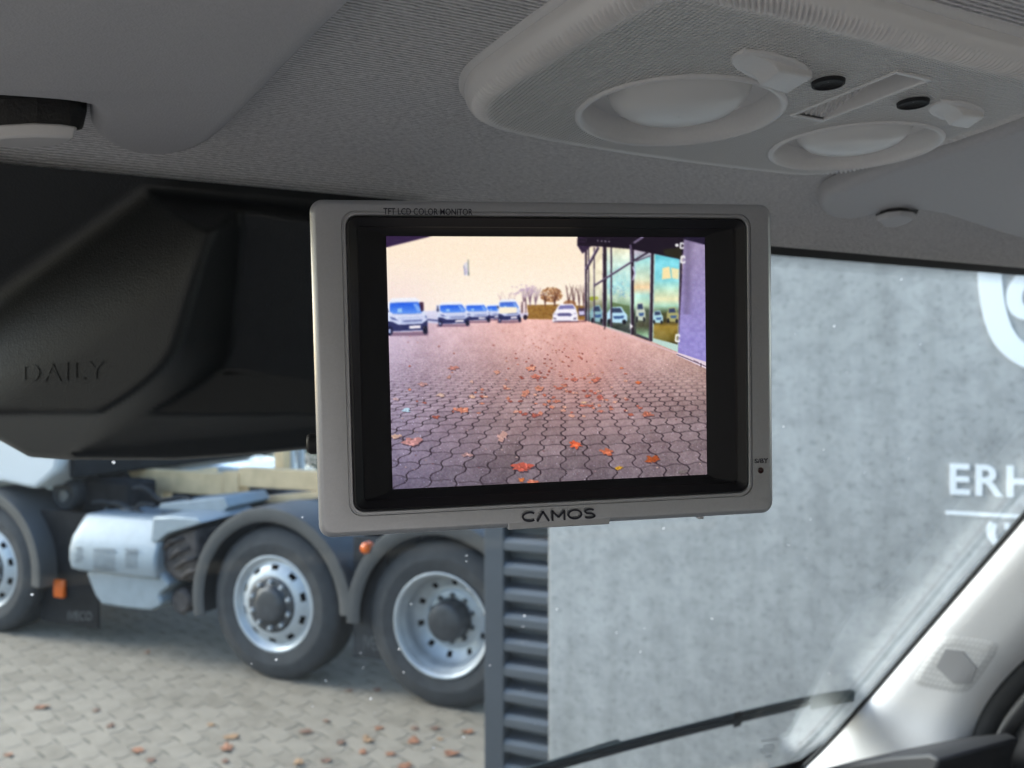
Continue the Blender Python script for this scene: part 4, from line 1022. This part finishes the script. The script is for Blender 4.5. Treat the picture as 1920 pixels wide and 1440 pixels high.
def arcp(cx, cz, rx, rz, a0, a1, n_=28): return [(cx+rx*math.cos(math.radians(a0+(a1-a0)*i/n_)), cz+rz*math.sin(math.radians(a0+(a1-a0)*i/n_))) for i in range(n_+1)]
zc = bz0+bh/2; rz = bh/2-t_/2
brand_stroke(arcp(bx0+.10*BWd, zc, .092*BWd, rz, 48, 312), t_, mb)
brand_stroke([(bx0+.200*BWd, bz0), (bx0+.283*BWd, bz0+bh-t_*.3)], t_*1.1, mb); brand_stroke([(bx0+.277*BWd, bz0+bh-t_*.3), (bx0+.360*BWd, bz0)], t_*1.1, mb)
brand_stroke([(bx0+.408*BWd, bz0), (bx0+.408*BWd, bz0+bh)], t_*1.05, mb); brand_stroke([(bx0+.572*BWd, bz0), (bx0+.572*BWd, bz0+bh)], t_*1.05, mb)
brand_stroke([(bx0+.405*BWd, bz0+bh-t_*.4), (bx0+.492*BWd, bz0+bh*.30)], t_*1.05, mb); brand_stroke([(bx0+.488*BWd, bz0+bh*.30), (bx0+.575*BWd, bz0+bh-t_*.4)], t_*1.05, mb)
brand_stroke(arcp(bx0+.715*BWd, zc, .088*BWd, rz, 0, 360, 44), t_, mb)
sx_ = bx0+.918*BWd; sr = .066*BWd
brand_stroke(arcp(sx_+.002*BWd, zc+rz*.5, sr, rz*.5, 35, 200, 18)[:-2] + [(sx_-sr*.55, zc+rz*.08), (sx_+sr*.55, zc-rz*.08)] + arcp(sx_, zc-rz*.5, sr*1.08, rz*.5, 20, -150, 18)[2:], t_, mb)
mb.done('brand_print', M['ink'], mon)
cx, cz = mon_px(1426, 882)
MB().lathe(lambda a,b,c: Q(cx+b, a, cz+c), [(-.0002,.00135),(-.0004,.0012),(-.0003,.0007),(-.0002,.0001)], 20).done('standby_sensor', mat('sensor_red', (.02,.004,.005), .2), mon)
x_, z_ = mon_px(1322, 968)
MB().box(Q, x_-.0012, x_+.0012, .004, .008, -MH/2-.0016, -MH/2+.001).done('button', M['silver'], mon, bevel=.0004)
# bracket to the headliner behind
MB().box(Q, -.02, .02, .0245, .034, -.02, .03).done('bracket_plate', M['mon_black'], mon, bevel=.002)
MB().tube([Q(0,.034,.005), Q(0,.10,.01), Q(.0,.20,.02), Q(.0,.335,.03)], .008, 12).done('bracket_arm', M['mon_black'], mon, smooth=True)
kx, kz = mon_px(574, 848)
MB().lathe(lambda a,b,c: Q(-MW/2+.006+a, .03+b, kz+c), [(-.012,.001),(-.012,.0035),(-.0105,.0045),(-.002,.0045),(-.001,.003),(.006,.003)], 20).done('bracket_knob', M['mon_black'], mon, smooth=True)
# the picture on the screen: drawn row by row, then shown as the panel's own glowing dots
NX_, NY_ = 520, 394; SS = 2
cols = np.linspace(-SW/2, SW/2, NX_); rws = np.linspace(SH/2, -SH/2, NY_)
def to_px(xx, zz):
    m = np.array(MR); c = np.array(MC)
    p = np.stack([xx, np.full_like(xx, SD), zz], -1) @ m.T + c
    return 960 + FOC*p[...,0]/p[...,1], 720 - FOC*(p[...,2]-CZ)/p[...,1]
xx, zz = np.meshgrid(SX + np.linspace(-SW/2, SW/2, NX_*SS), SZ + np.linspace(SH/2, -SH/2, NY_*SS))
XP, YP = to_px(xx, zz)
img = np.zeros(XP.shape + (3,)); 
def blend(mask, col, a=1.0):
    if mask.dtype == bool:
        rr_ = np.where(mask.any(1))[0]
        if len(rr_) == 0: return
        cc_ = np.where(mask[rr_[0]:rr_[-1]+1].any(0))[0]; sl = np.s_[rr_[0]:rr_[-1]+1, cc_[0]:cc_[-1]+1]
    else: sl = np.s_[:, :]
    k = (mask[sl]*float(a))[..., None]; img[sl] = img[sl]*(1-k) + np.array(col, float)*k
def inside(pts):
    pts = np.array(pts, float); m = np.zeros(XP.shape, bool)
    bb = (XP >= pts[:,0].min()) & (XP <= pts[:,0].max()) & (YP >= pts[:,1].min()) & (YP <= pts[:,1].max())
    rr_ = np.where(bb.any(1))[0]; cc_ = np.where(bb.any(0))[0]
    if len(rr_) == 0 or len(cc_) == 0: return m
    sl = np.s_[rr_[0]:rr_[-1]+1, cc_[0]:cc_[-1]+1]; x, y = XP[sl], YP[sl]; r = np.zeros(x.shape, bool); n = len(pts)
    for i in range(n):
        (x0, y0), (x1, y1) = pts[i], pts[(i+1) % n]
        if y0 == y1: continue
        r ^= ((y0 > y) != (y1 > y)) & (x < (x1-x0)*(y-y0)/(y1-y0)+x0)
    m[sl] = r; return m
def poly(pts, col, a=1.0): blend(inside(pts), col, a)
def line(p, q, w, col, a=1.0):
    dx, dy = q[0]-p[0], q[1]-p[1]; L = math.hypot(dx, dy); nx, ny = -dy/L*w/2, dx/L*w/2
    poly([(p[0]+nx,p[1]+ny),(q[0]+nx,q[1]+ny),(q[0]-nx,q[1]-ny),(p[0]-nx,p[1]-ny)], col, a)
def blob(cx, cy, rx, ry, col, a=1.0, soft=False):
    d = ((XP-cx)/rx)**2 + ((YP-cy)/ry)**2
    blend(np.exp(-d*1.5) if soft else (d < 1), col, a)
def lerp(a, b, t): return np.array(a, float)*(1-t[..., None]) + np.array(b, float)*t[..., None]
def vnoise(s, seed):
    r = np.random.default_rng(seed); gx, gy = XP/s, YP/s; ix, iy = np.floor(gx).astype(int), np.floor(gy).astype(int); fx, fy = gx-ix, gy-iy
    tab = r.random((256,256)); gI = lambda a, b: tab[a % 256, b % 256]
    fx, fy = fx*fx*(3-2*fx), fy*fy*(3-2*fy)
    return (gI(ix,iy)*(1-fx)+gI(ix+1,iy)*fx)*(1-fy) + (gI(ix,iy+1)*(1-fx)+gI(ix+1,iy+1)*fx)*fy
# sky
img = lerp((252,233,210), (253,242,228), np.clip((YP-480)/110, 0, 1))
img += (vnoise(2.2,1)-.5)[...,None]*9
blend(np.exp(-(((XP-740)/90)**2+((YP-560)/60)**2)), (236,214,214), .5)
poly([(715,430),(830,438),(722,465)], (48,30,66))
# ground
t = np.clip((YP-600)/320, 0, 1); lf = np.clip((960-XP)/220, 0, 1); rg = np.clip((XP-1180)/140, 0, 1)
gc = lerp((240,190,182), (112,99,108), np.clip(t*1.08,0,1)**.9); gl = lerp((214,192,212), (104,96,120), t**.9)
gr = lerp((206,166,150), (126,110,116), np.clip((YP-640)/160,0,1))
gcol = gc*(1-lf[...,None]) + gl*lf[...,None]; gcol = gcol*(1-rg[...,None]*.7) + gr*rg[...,None]*.7
hor = 586 + ((XP-1030)/300)**2*3.0
dy = np.maximum(YP-hor, 2.0)
# pavers in perspective: continuous zigzag joints running away, wavy cross joints staggered by column
bend = ((XP-1040)/300)
Zr = 1.0/dy/.00031*(1 - .06*bend**2)
Xr = (XP-1056)/dy/.160 + .02*bend**3
zig = lambda q: np.interp(q % 1.0, [0,.14,.36,.5,.64,.86,1], [0,.9,1,0,-1,-.9,0])
xq = Xr + .12*zig(Zr); col_ = np.floor(xq); xf = xq % 1.0
zq = Zr + .055*zig(Xr*1.0 + .1); row = np.floor(zq); zf = zq % 1.0
ppr = dy*.160; pph = dy**2*.00031
wz = np.clip(1.3/pph, .03, .5); wx = np.clip(2.0/ppr, .02, .5)
jz = np.clip(1-np.minimum(zf,1-zf)/wz, 0, 1); jx = np.clip(1-np.minimum(xf,1-xf)/wx, 0, 1)
fade = np.clip((pph-1.6)/6, 0, 1)*np.clip(.30+1.0*t, 0, 1)*(1-.45*np.clip((900-XP)/200,0,1)*np.clip((800-YP)/200,0,1))
jn = np.maximum(jz*.50, jx*1.2)*fade*(.65+.6*vnoise(30,71))
jn = np.clip(jn, 0, .92)
tab = np.random.default_rng(4).random((512,512)); pid = tab[row.astype(int) % 512, col_.astype(int) % 512]
gcol = gcol*(1 + ((pid-.5)*.13*np.clip((pph-3)/8,0,1))[...,None]) + ((vnoise(2.4,2)-.5)*22 + (vnoise(9,3)-.5)*14 + (vnoise(40,9)-.5)*18)[...,None]
gcol = gcol*(1-jn[...,None]) + np.array((26,16,24))*jn[...,None]
gl_ = np.random.default_rng(8).random((NY_, NX_)) > 1-.006*np.clip((np.linspace(0,1,NY_)[:,None]-.5)*2.2,0,1)
glint = np.kron(gl_, np.ones((SS,SS)))
gcol = gcol + (glint*(.4+.8*np.random.default_rng(9).random(XP.shape)))[...,None]*np.array((95,100,115))
GM = (YP > 597 + ((XP-1030)/300)**2*2.0)
img = np.where(GM[...,None], gcol, img)
# wet lighter band in the middle distance
blend(np.exp(-(((XP-1090)/70)**2+((YP-690)/70)**2))*GM, (238,160,142), .35)
# trees and hedge
r2 = random.Random(21)
poly([(985,572),(1045,571),(1100,574),(1100,600),(985,598)], (150,108,52))
for k in range(160): blob(r2.uniform(986,1098), r2.uniform(573,596), r2.uniform(1,3), r2.uniform(.8,2), r2.choice([(120,80,34),(176,134,70),(140,96,48)]), .7)
def tree(x, y0, h, sp, col, n, w=1.6):
    line((x,y0),(x,y0-h*.45), w*1.6, col, .9)
    for k in range(n):
        a = r2.uniform(-1,1); xm = x+a*sp*.4; ym = y0-h*r2.uniform(.4,.7); line((x+a*sp*.1,y0-h*.2),(xm,ym),w*.8,col,.8); line((xm,ym),(x+a*sp*r2.uniform(.8,1.2),y0-h*r2.uniform(.8,1.05)),w*.55,col,.65)
for x in (982,994,1004): tree(x,574,34,12,(130,104,120),9,1.4)
for k in range(70): blob(r2.gauss(984,13), r2.gauss(546,5), 2.4, 1.6, (186,160,188), .45)
for x in (940,952,962): tree(x,574,26,8,(170,140,150),5,1.0)
for k in range(260): 
    a, r = r2.uniform(0,6.28), r2.random()**.5; blob(1034+20*r*math.cos(a), 555-16*r*math.sin(a)*(1 if math.sin(a) > 0 else .7), r2.uniform(1,2.6), r2.uniform(1,2), r2.choice([(150,96,56),(186,130,84),(120,74,50),(226,190,150)]), .75)
tree(1022,575,30,9,(96,60,48),6,1.6); tree(1040,575,32,10,(96,60,48),7,1.8)
for x in (1066,1076,1086,1094): tree(x,578,44,8,(112,84,84),8,1.6)
blob(1068,570,12,7,(140,86,50),.8)
# flag on its pole
poly([(869,496),(874,492),(877,490),(879,517),(871,517)], (224,220,226)); line((878,487),(879,517),1.3,(60,84,80)); line((870,498),(872,516),1.6,(110,120,170),.8); line((874,502),(875,514),1.4,(150,120,180),.6)
# vans
def vgrad(pts, c0, c1):
    global img
    m = inside(pts); ys = [p[1] for p in pts]; v = np.clip((YP-min(ys))/max(1e-6, max(ys)-min(ys)), 0, 1); img = np.where(m[...,None], lerp(c0, c1, v), img)
def van(x0, x1, y0, y1, roof, side, body=(228,232,250), glassc=(30,88,224), plate=.7):
    w, h = x1-x0, y1-y0; P = lambda a, b: (x0+a*w, y0+b*h)
    poly([P(-.02,.95),P(1.03,.93),P(1.0,1.03),P(.0,1.05)], (110,82,108), .75)
    if side:
        vgrad([P(-side,.40),P(.12,.34),P(.16,.92),P(-side,.86)], (222,220,240), (196,196,224)); line(P(-side,.72),P(.12,.80),h*.06,(70,76,128)); poly([P(-.03,.14),P(.10,.12),P(.14,.42),P(-.04,.40)], (206,210,236)); poly([P(.0,.18),P(.09,.16),P(.14,.40),P(.0,.40)], (60,66,104))
    vgrad([P(.05,.14),P(.14,.02),P(.72,.0),P(.82,.10),P(.97,.46),P(1,.62),P(.98,.90),P(.06,.93),P(0,.62),P(.02,.40)], (238,240,250), (192,202,238))
    vgrad([P(.09,.16),P(.30,.13),P(.77,.13),P(.90,.36),P(.84,.42),P(.50,.45),P(.17,.44),P(.09,.38)], glassc, (96,150,240)); poly([P(.64,.16),P(.74,.16),P(.86,.36),P(.76,.39)], (170,206,250), .55); poly([P(.28,.30),P(.38,.29),P(.39,.40),P(.28,.41)], (170,212,246), .8); line(P(.1,.15),P(.77,.12),h*.03,(120,150,220),.6)
    line(P(.16,.46),P(.88,.44),h*.025,(150,160,206),.8); line(P(.30,.56),P(.90,.52),h*.03,(168,178,220),.7)
    poly([P(.03,.64),P(.16,.66),P(.30,.74),P(.86,.71),P(1,.60),P(1,.80),P(.92,.88),P(.1,.92),P(.03,.84)], (46,50,96)); poly([P(.36,.60),P(.90,.57),P(.87,.68),P(.38,.71)], (178,188,226)); line(P(.42,.65),P(.86,.62),h*.04,(92,100,150),.8)
    poly([P(.08,.52),P(.20,.55),P(.30,.63),P(.14,.60)], (96,106,160)); poly([P(.93,.49),P(.985,.50),P(.965,.60)], (96,106,160))
    blob(*P(.10,.90),w*.065,h*.13,(30,32,66)); blob(*P(.945,.88),w*.06,h*.12,(26,28,52)); blob(*P(.09,.91),w*.03,h*.06,(150,160,200)); poly([P(plate-.14,.77),P(plate+.13,.75),P(plate+.13,.83),P(plate-.14,.85)], (246,238,246))
    line(P(-.02,.36),P(.06,.34),h*.12,(56,60,100),.8)
van(926,946,570,599,0,0); van(911,940,570,600,0,0); van(870,919,568,604,0,.12); van(820,880,566,611,0,.45); van(724,802,558,627,0,0)
poly([(786,567),(794,567),(795,582),(790,585)], (60,34,60)); 
van(933,977,561,604,0,0,glassc=(60,96,200)); poly([(936,576),(970,576),(968,587),(936,588)], (250,238,214)); poly([(974,566),(988,566),(990,588),(976,589)], (236,216,214)); line((979,566),(979,590),2,(70,40,50)); line((986,560),(986,590),1.6,(90,60,70)); poly([(974,588),(991,586),(990,593),(976,595)], (214,206,226)); blob(985,595,4,5,(44,34,54)); 
# white car
line((1036,604),(1085,603),3,(120,70,70),.8)
poly([(1036,604),(1036,590),(1041,583),(1046,574),(1052,570),(1074,570),(1079,576),(1083,588),(1084,603)], (244,240,250)); poly([(1046,580),(1050,573),(1074,572),(1078,579)], (120,118,172)); poly([(1044,589),(1050,587),(1068,587),(1073,590),(1070,593),(1047,593)], (96,92,140)); poly([(1052,595),(1064,595),(1064,598),(1052,598)], (240,232,244))
poly([(1037,595),(1043,597),(1043,599),(1038,598)], (90,80,110)); poly([(1075,597),(1081,595),(1080,599),(1075,599)], (90,80,110)); line((1038,602.5),(1083,602.5),1.6,(90,70,100)); poly([(1037,588),(1043,587),(1043,590),(1037,591)], (196,190,214)); poly([(1074,588),(1081,586),(1081,589),(1075,590)], (196,190,214))
poly([(1084,578),(1097,578),(1097,592),(1085,593)], (72,56,84)); poly([(1085,584),(1095,583),(1096,590),(1086,591)], (206,200,232)); line((1082,603),(1100,602),2,(104,60,64))
# showroom
base_l = [(1098,600),(1129,611),(1182,627),(1216,638),(1271,661)]
poly([(1097,464),(1180,466),(1277,484),(1275,662),(1216,638),(1182,627),(1129,611),(1098,600)], (186,214,206))
def pane(pts, stops):
    m = inside(pts); ys = [p[1] for p in pts]; v = np.clip((YP-min(ys))/(max(ys)-min(ys)), 0, 1)
    c = np.stack([np.interp(v, [s[0] for s in stops], [s[1][k] for s in stops]) for k in range(3)], -1)
    c = c + ((vnoise(7,31)-.5)*26 + (vnoise(15,32)-.5)*30)[...,None]
    global img; img = np.where(m[...,None], c, img)
pane([(1097,464),(1131,464),(1131,611),(1099,601)], [(0,(250,236,206)),(.45,(240,232,206)),(.62,(214,214,190)),(.75,(120,120,92)),(.85,(150,190,190)),(1,(60,62,60))])
pane([(1138,464),(1181,467),(1182,626),(1138,612)], [(0,(246,238,206)),(.2,(206,232,222)),(.45,(170,220,220)),(.58,(200,224,200)),(.68,(120,150,120)),(.85,(70,80,70)),(1,(44,48,50))])
pane([(1188,468),(1221,474),(1219,640),(1188,629)], [(0,(196,180,196)),(.14,(176,206,214)),(.25,(180,226,226)),(.42,(250,220,176)),(.5,(186,224,206)),(.62,(186,222,196)),(.7,(70,84,70)),(1,(44,40,44))])
pane([(1192,492),(1219,481),(1216,634),(1193,626)], [(0,(160,226,230)),(.28,(216,226,196)),(.38,(250,216,172)),(.48,(176,224,214)),(.6,(196,224,190)),(.66,(80,90,76)),(.85,(84,84,66)),(1,(150,200,160))])
pane([(1228,477),(1275,486),(1270,646),(1225,634)], [(0,(110,206,222)),(.28,(136,216,226)),(.4,(196,228,200)),(.5,(238,234,190)),(.57,(170,214,190)),(.66,(74,78,48)),(.74,(64,56,34)),(.8,(150,124,50)),(.95,(110,96,40)),(1,(60,50,40))])
poly([(1242,503),(1255,500),(1258,522),(1241,524)], (246,226,170)); poly([(1258,502),(1273,505),(1272,524),(1260,522)], (236,228,180))
for k in range(40): line((r2.uniform(1140,1180),r2.uniform(480,545)),(r2.uniform(1140,1180),r2.uniform(500,560)),1,r2.choice([(230,240,210),(130,200,214)]),.25)
for k in range(60): blob(r2.gauss(1160,11), r2.gauss(548,8), 2, 1.3, r2.choice([(110,160,190),(220,226,206),(150,180,200)]), .55)
blob(1111,560,6,4,(150,160,50)); blob(1118,559,4,3,(176,180,80)); poly([(1145,566),(1180,574),(1180,592),(1146,590)], (90,110,70), .8)
# cars mirrored in the panes
def refl(x0, y0, x1, y1, c):
    w, h = x1-x0, y1-y0; P = lambda a, b: (x0+a*w, y0+b*h)
    poly([P(0,.95),P(0,.4),P(.2,.05),P(.7,0),P(.85,.3),P(1,.5),P(1,.85),P(.9,1)], c); poly([P(.2,.1),P(.66,.08),P(.78,.36),P(.15,.38)], (54,66,96)); poly([P(.3,.58),P(.85,.55),P(.8,.72),P(.36,.74)], (60,90,140)); blob(*P(.12,.9),w*.1,h*.16,(24,24,34)); blob(*P(.85,.92),w*.1,h*.14,(24,24,34))
refl(1138,575,1176,606,(186,224,244)); refl(1108,572,1131,604,(140,180,190)); refl(1192,567,1210,602,(196,206,190)); refl(1224,582,1243,606,(176,216,226)); refl(1250,576,1272,604,(170,166,110))
for x, w_, y0, y1 in ((1098.5,4,463,601),(1103.5,2.4,464,603),(1114,2,464,606),(1133.5,7.5,463,613),(1146,3,464,614),(1185.5,6,458,628),(1223,6,470,640),(1276.5,5,484,662)):
    line((x,y0),(x-(3 if x > 1200 else 0),y1),w_,(44,32,46)); line((x-w_*.42,y0),(x-w_*.42-(3 if x > 1200 else 0),y1),1.1,(176,160,190),.7)
line((1114,536),(1183,492),3.2,(64,52,74)); line((1183,492),(1226,467),3.4,(48,38,56)); line((1114,534),(1183,490),1.1,(190,176,206),.8); line((1098,507),(1122,464),5,(62,50,70)); line((1097,505),(1120,463),1.4,(186,170,200),.8)
line((1192,490),(1219,480),2.6,(96,84,104)); line((1193,627),(1216,636),3,(60,56,70)); line((1186,500),(1190,512),2.4,(190,176,210)); line((1190,512),(1186,526),2.4,(190,176,210))
poly([(1083,438),(1300,438),(1286,452),(1278,487),(1226,476),(1180,467),(1131,463),(1082,461)], (26,17,32)); poly([(1082,460),(1108,462),(1100,470),(1092,476)], (52,38,62)); line((1084,446),(1098,447),1.2,(80,60,92)); line((1084,453),(1098,454),1.2,(80,60,92))
for k in range(4): blob(1121+7*k, 452+.4*k, 1.2, 1.0, (226,220,232))
line((1188,456),(1206,444),4,(120,108,136)); line((1182,459),(1184,492),4,(96,84,110)); poly([(1242,468),(1277,464),(1278,486),(1246,478)], (46,44,26), .8)
wl_ = inside([(1282,449),(1340,462),(1340,700),(1330,684),(1271,662)])
wc = lerp((156,142,176), (150,140,206), np.clip((YP-460)/180,0,1)) + ((vnoise(5,41)-.5)*22)[...,None] + ((np.random.default_rng(2).random(XP.shape[1])[None,:]-.5)*4)[...,None]
blend(wl_, (0,0,0)); img = np.where(wl_[...,None], wc, img); blend(wl_*np.exp(-((XP-1288-((YP-560)*-.02))/8)**2)*(YP < 590), (96,84,116), .5)
poly([(1282,440),(1340,440),(1340,464),(1282,449)], (30,22,46))
poly([(1268,660),(1340,684),(1340,696),(1323,691),(1268,666)], (222,204,218)); line((1268,664),(1340,694),1.6,(96,76,92)); line((1314,681),(1314,688),1.4,(60,46,56)); line((1300,675),(1310,680),1.5,(150,130,146)); line((1130,612),(1270,663),3,(220,186,190),.8)
def cmark(x, y, s):
    line((x-s*.6,y-s),(x+s*.6,y-s),2.4,(255,255,255)); line((x-s*.4,y-s),(x-s*.6,y+s),2.8,(255,255,255)); line((x-s*.6,y+s),(x+s*.7,y+s),2.4,(255,255,255)); line((x+s*.6,y-s),(x+s*.6,y-s*.3),2,(255,255,255)); line((x+s*.6,y+s),(x+s*.6,y+s*.3),2,(255,255,255))
cmark(1278,461,4.6); cmark(1280,487,6); cmark(1270,634,6); blob(1269,460,3.4,3,(250,250,250)); poly([(1181,606),(1187,612),(1181,618)], (250,246,250)); line((1134,1+612),(1133,618),2,(60,40,46))
# leaves on the yard
def sleaf(cx, cy, r, col, seed):
    q = random.Random(seed); n = 17; pts = []; ang = q.uniform(0, 6.28); el = q.uniform(.75, 1.25)
    for i in range(n):
        a = 2*math.pi*i/n; rr = r*q.uniform(.35, 1.0); pts.append((cx+rr*math.cos(a)*1.15*el, cy+rr*.62*math.sin(a)/el))
    poly([(x+r*.12, y+r*.16) for x, y in pts], (54,38,50), .6); poly(pts, tuple(c*.92 for c in col), .95)
    if r < 3: return
    for k in range(int(4+r*.5)):   # folds and lobes
        a = q.uniform(0, 6.28); d = r*q.uniform(.05,.55); fx, fy = cx+d*math.cos(a)*1.1, cy+d*.6*math.sin(a); m_ = q.uniform(.55,1.3); b_ = q.uniform(0,3.14); L2 = r*q.uniform(.12,.34)
        line((fx-L2*math.cos(b_), fy-L2*.6*math.sin(b_)), (fx+L2*math.cos(b_), fy+L2*.6*math.sin(b_)), max(.8, r*q.uniform(.06,.16)), tuple(min(255, c*m_+(10 if m_ > 1 else 0)) for c in col), .75)
big = [(773,828,19,(196,140,140)),(741,818,11,(214,176,160)),(762,769,9,(190,226,250)),(868,769,13,(222,140,116)),(941,818,15,(208,164,156)),(876,852,10,(190,150,150)),(980,875,21,(206,100,84)),(977,900,9,(214,120,70)),(1000,903,13,(226,130,104)),(1079,833,16,(238,104,66)),(1138,847,14,(206,112,80)),(1221,861,15,(176,84,42)),(1161,877,9,(226,168,48)),(1213,777,13,(188,112,92)),(1043,752,8,(206,130,110)),(985,737,11,(220,146,124)),(1010,729,11,(226,150,126)),(826,741,9,(216,180,168)),(886,744,8,(224,176,156)),(742,748,8,(200,170,176)),(792,720,9,(196,150,150)),(1196,717,7,(232,120,70)),(1126,746,9,(214,120,106)),(1125,771,7,(214,130,110)),(1095,755,6,(230,180,150)),(1279,885,9,(120,110,110)),(885,716,5,(224,180,170)),(850,690,10,(206,140,130)),(842,707,7,(200,150,140)),(932,698,8,(226,160,140)),(1118,712,10,(206,120,100)),(1078,712,8,(200,116,100)),(996,690,11,(230,150,126)),(1005,706,10,(224,136,116)),(950,728,7,(220,160,140)),(1165,690,4,(230,140,100))]
for k, (x, y, r, c) in enumerate(big): sleaf(x, y, r, c, k)
for k in range(230):
    y = 612 + 170*r2.random()**1.2; x = r2.gauss(1030+.12*(y-600), 28+.25*(y-600)) if k % 4 else r2.uniform(760, 1180)
    if x > 1120 + (y-600)*1.8 or x < 735: continue
    r = .8 + (y-600)*.030*r2.uniform(.5,1.2); sleaf(x, y, r, r2.choice([(196,110,92),(220,140,116),(170,92,80),(232,170,150)]), 100+k)
for k in range(60):
    y = r2.uniform(720,905); sleaf(r2.uniform(740,1320), y, r2.uniform(1.2,2.6), r2.choice([(180,150,150),(206,176,170),(130,90,90)]), 400+k)
# soft picture, camera sharpening halo and fine dot columns
img = img.reshape(NY_, SS, NX_, SS, 3).mean((1,3))
bl = img.copy()
for ax in (0,1): bl = (np.roll(bl,1,ax)+2*bl+np.roll(bl,-1,ax))/4
img = np.clip(img*.3 + bl*.7, 0, 255)
up_ = np.clip((190-np.arange(NY_))/30, 0, .9)[:,None,None]
b3 = img.copy()
for _ in range(3):
    for ax in (0,1): b3 = (np.roll(b3,1,ax)+2*b3+np.roll(b3,-1,ax))/4
b3[:2] = img[:2]; b3[:,:3] = img[:,:3]; b3[:,-3:] = img[:,-3:]
img = img*(1-up_) + b3*up_
b2 = img.copy()
for _ in range(3):
    for ax in (0,1): b2 = (np.roll(b2,1,ax)+2*b2+np.roll(b2,-1,ax))/4
img = np.clip(img + .45*(img-b2), 0, 255)
img += np.random.default_rng(77).normal(0, 3.2, img.shape[:2])[...,None] + np.random.default_rng(78).normal(0, 2.0, img.shape)
img *= (1 + .018*np.where(np.arange(NX_) % 2, 1, -1))[None,:,None]
lin = np.clip(img/255, 0, 1); lin = np.where(lin <= .04045, lin/12.92, ((lin+.055)/1.055)**2.4)
gv = [Q(SX+a, SD, SZ+b) for b in rws for a in cols]
gf = [(j*NX_+i, j*NX_+i+1, (j+1)*NX_+i+1, (j+1)*NX_+i) for j in range(NY_-1) for i in range(NX_-1)]
m = bpy.data.materials.new('lit_screen'); m.use_nodes = True; n, l, b = nodes_of(m)
b.inputs['Base Color'].default_value = (.01,.01,.012,1); b.inputs['Roughness'].default_value = .35; b.inputs['Specular IOR Level'].default_value = .3
at = n.new('ShaderNodeAttribute'); at.attribute_name = 'picture'; l.new(at.outputs['Color'], b.inputs['Emission Color']); b.inputs['Emission Strength'].default_value = 1.03/2**EXPO
o = obj('screen', gv, gf, m, mon); tag(o, 'lit screen showing a brick paved yard with parked white vans and a glass showroom')
ca = o.data.color_attributes.new('picture', 'FLOAT_COLOR', 'POINT')
ca.data.foreach_set('color', np.concatenate([lin.reshape(-1,3), np.ones((NX_*NY_,1))], 1).astype(np.float32).ravel())
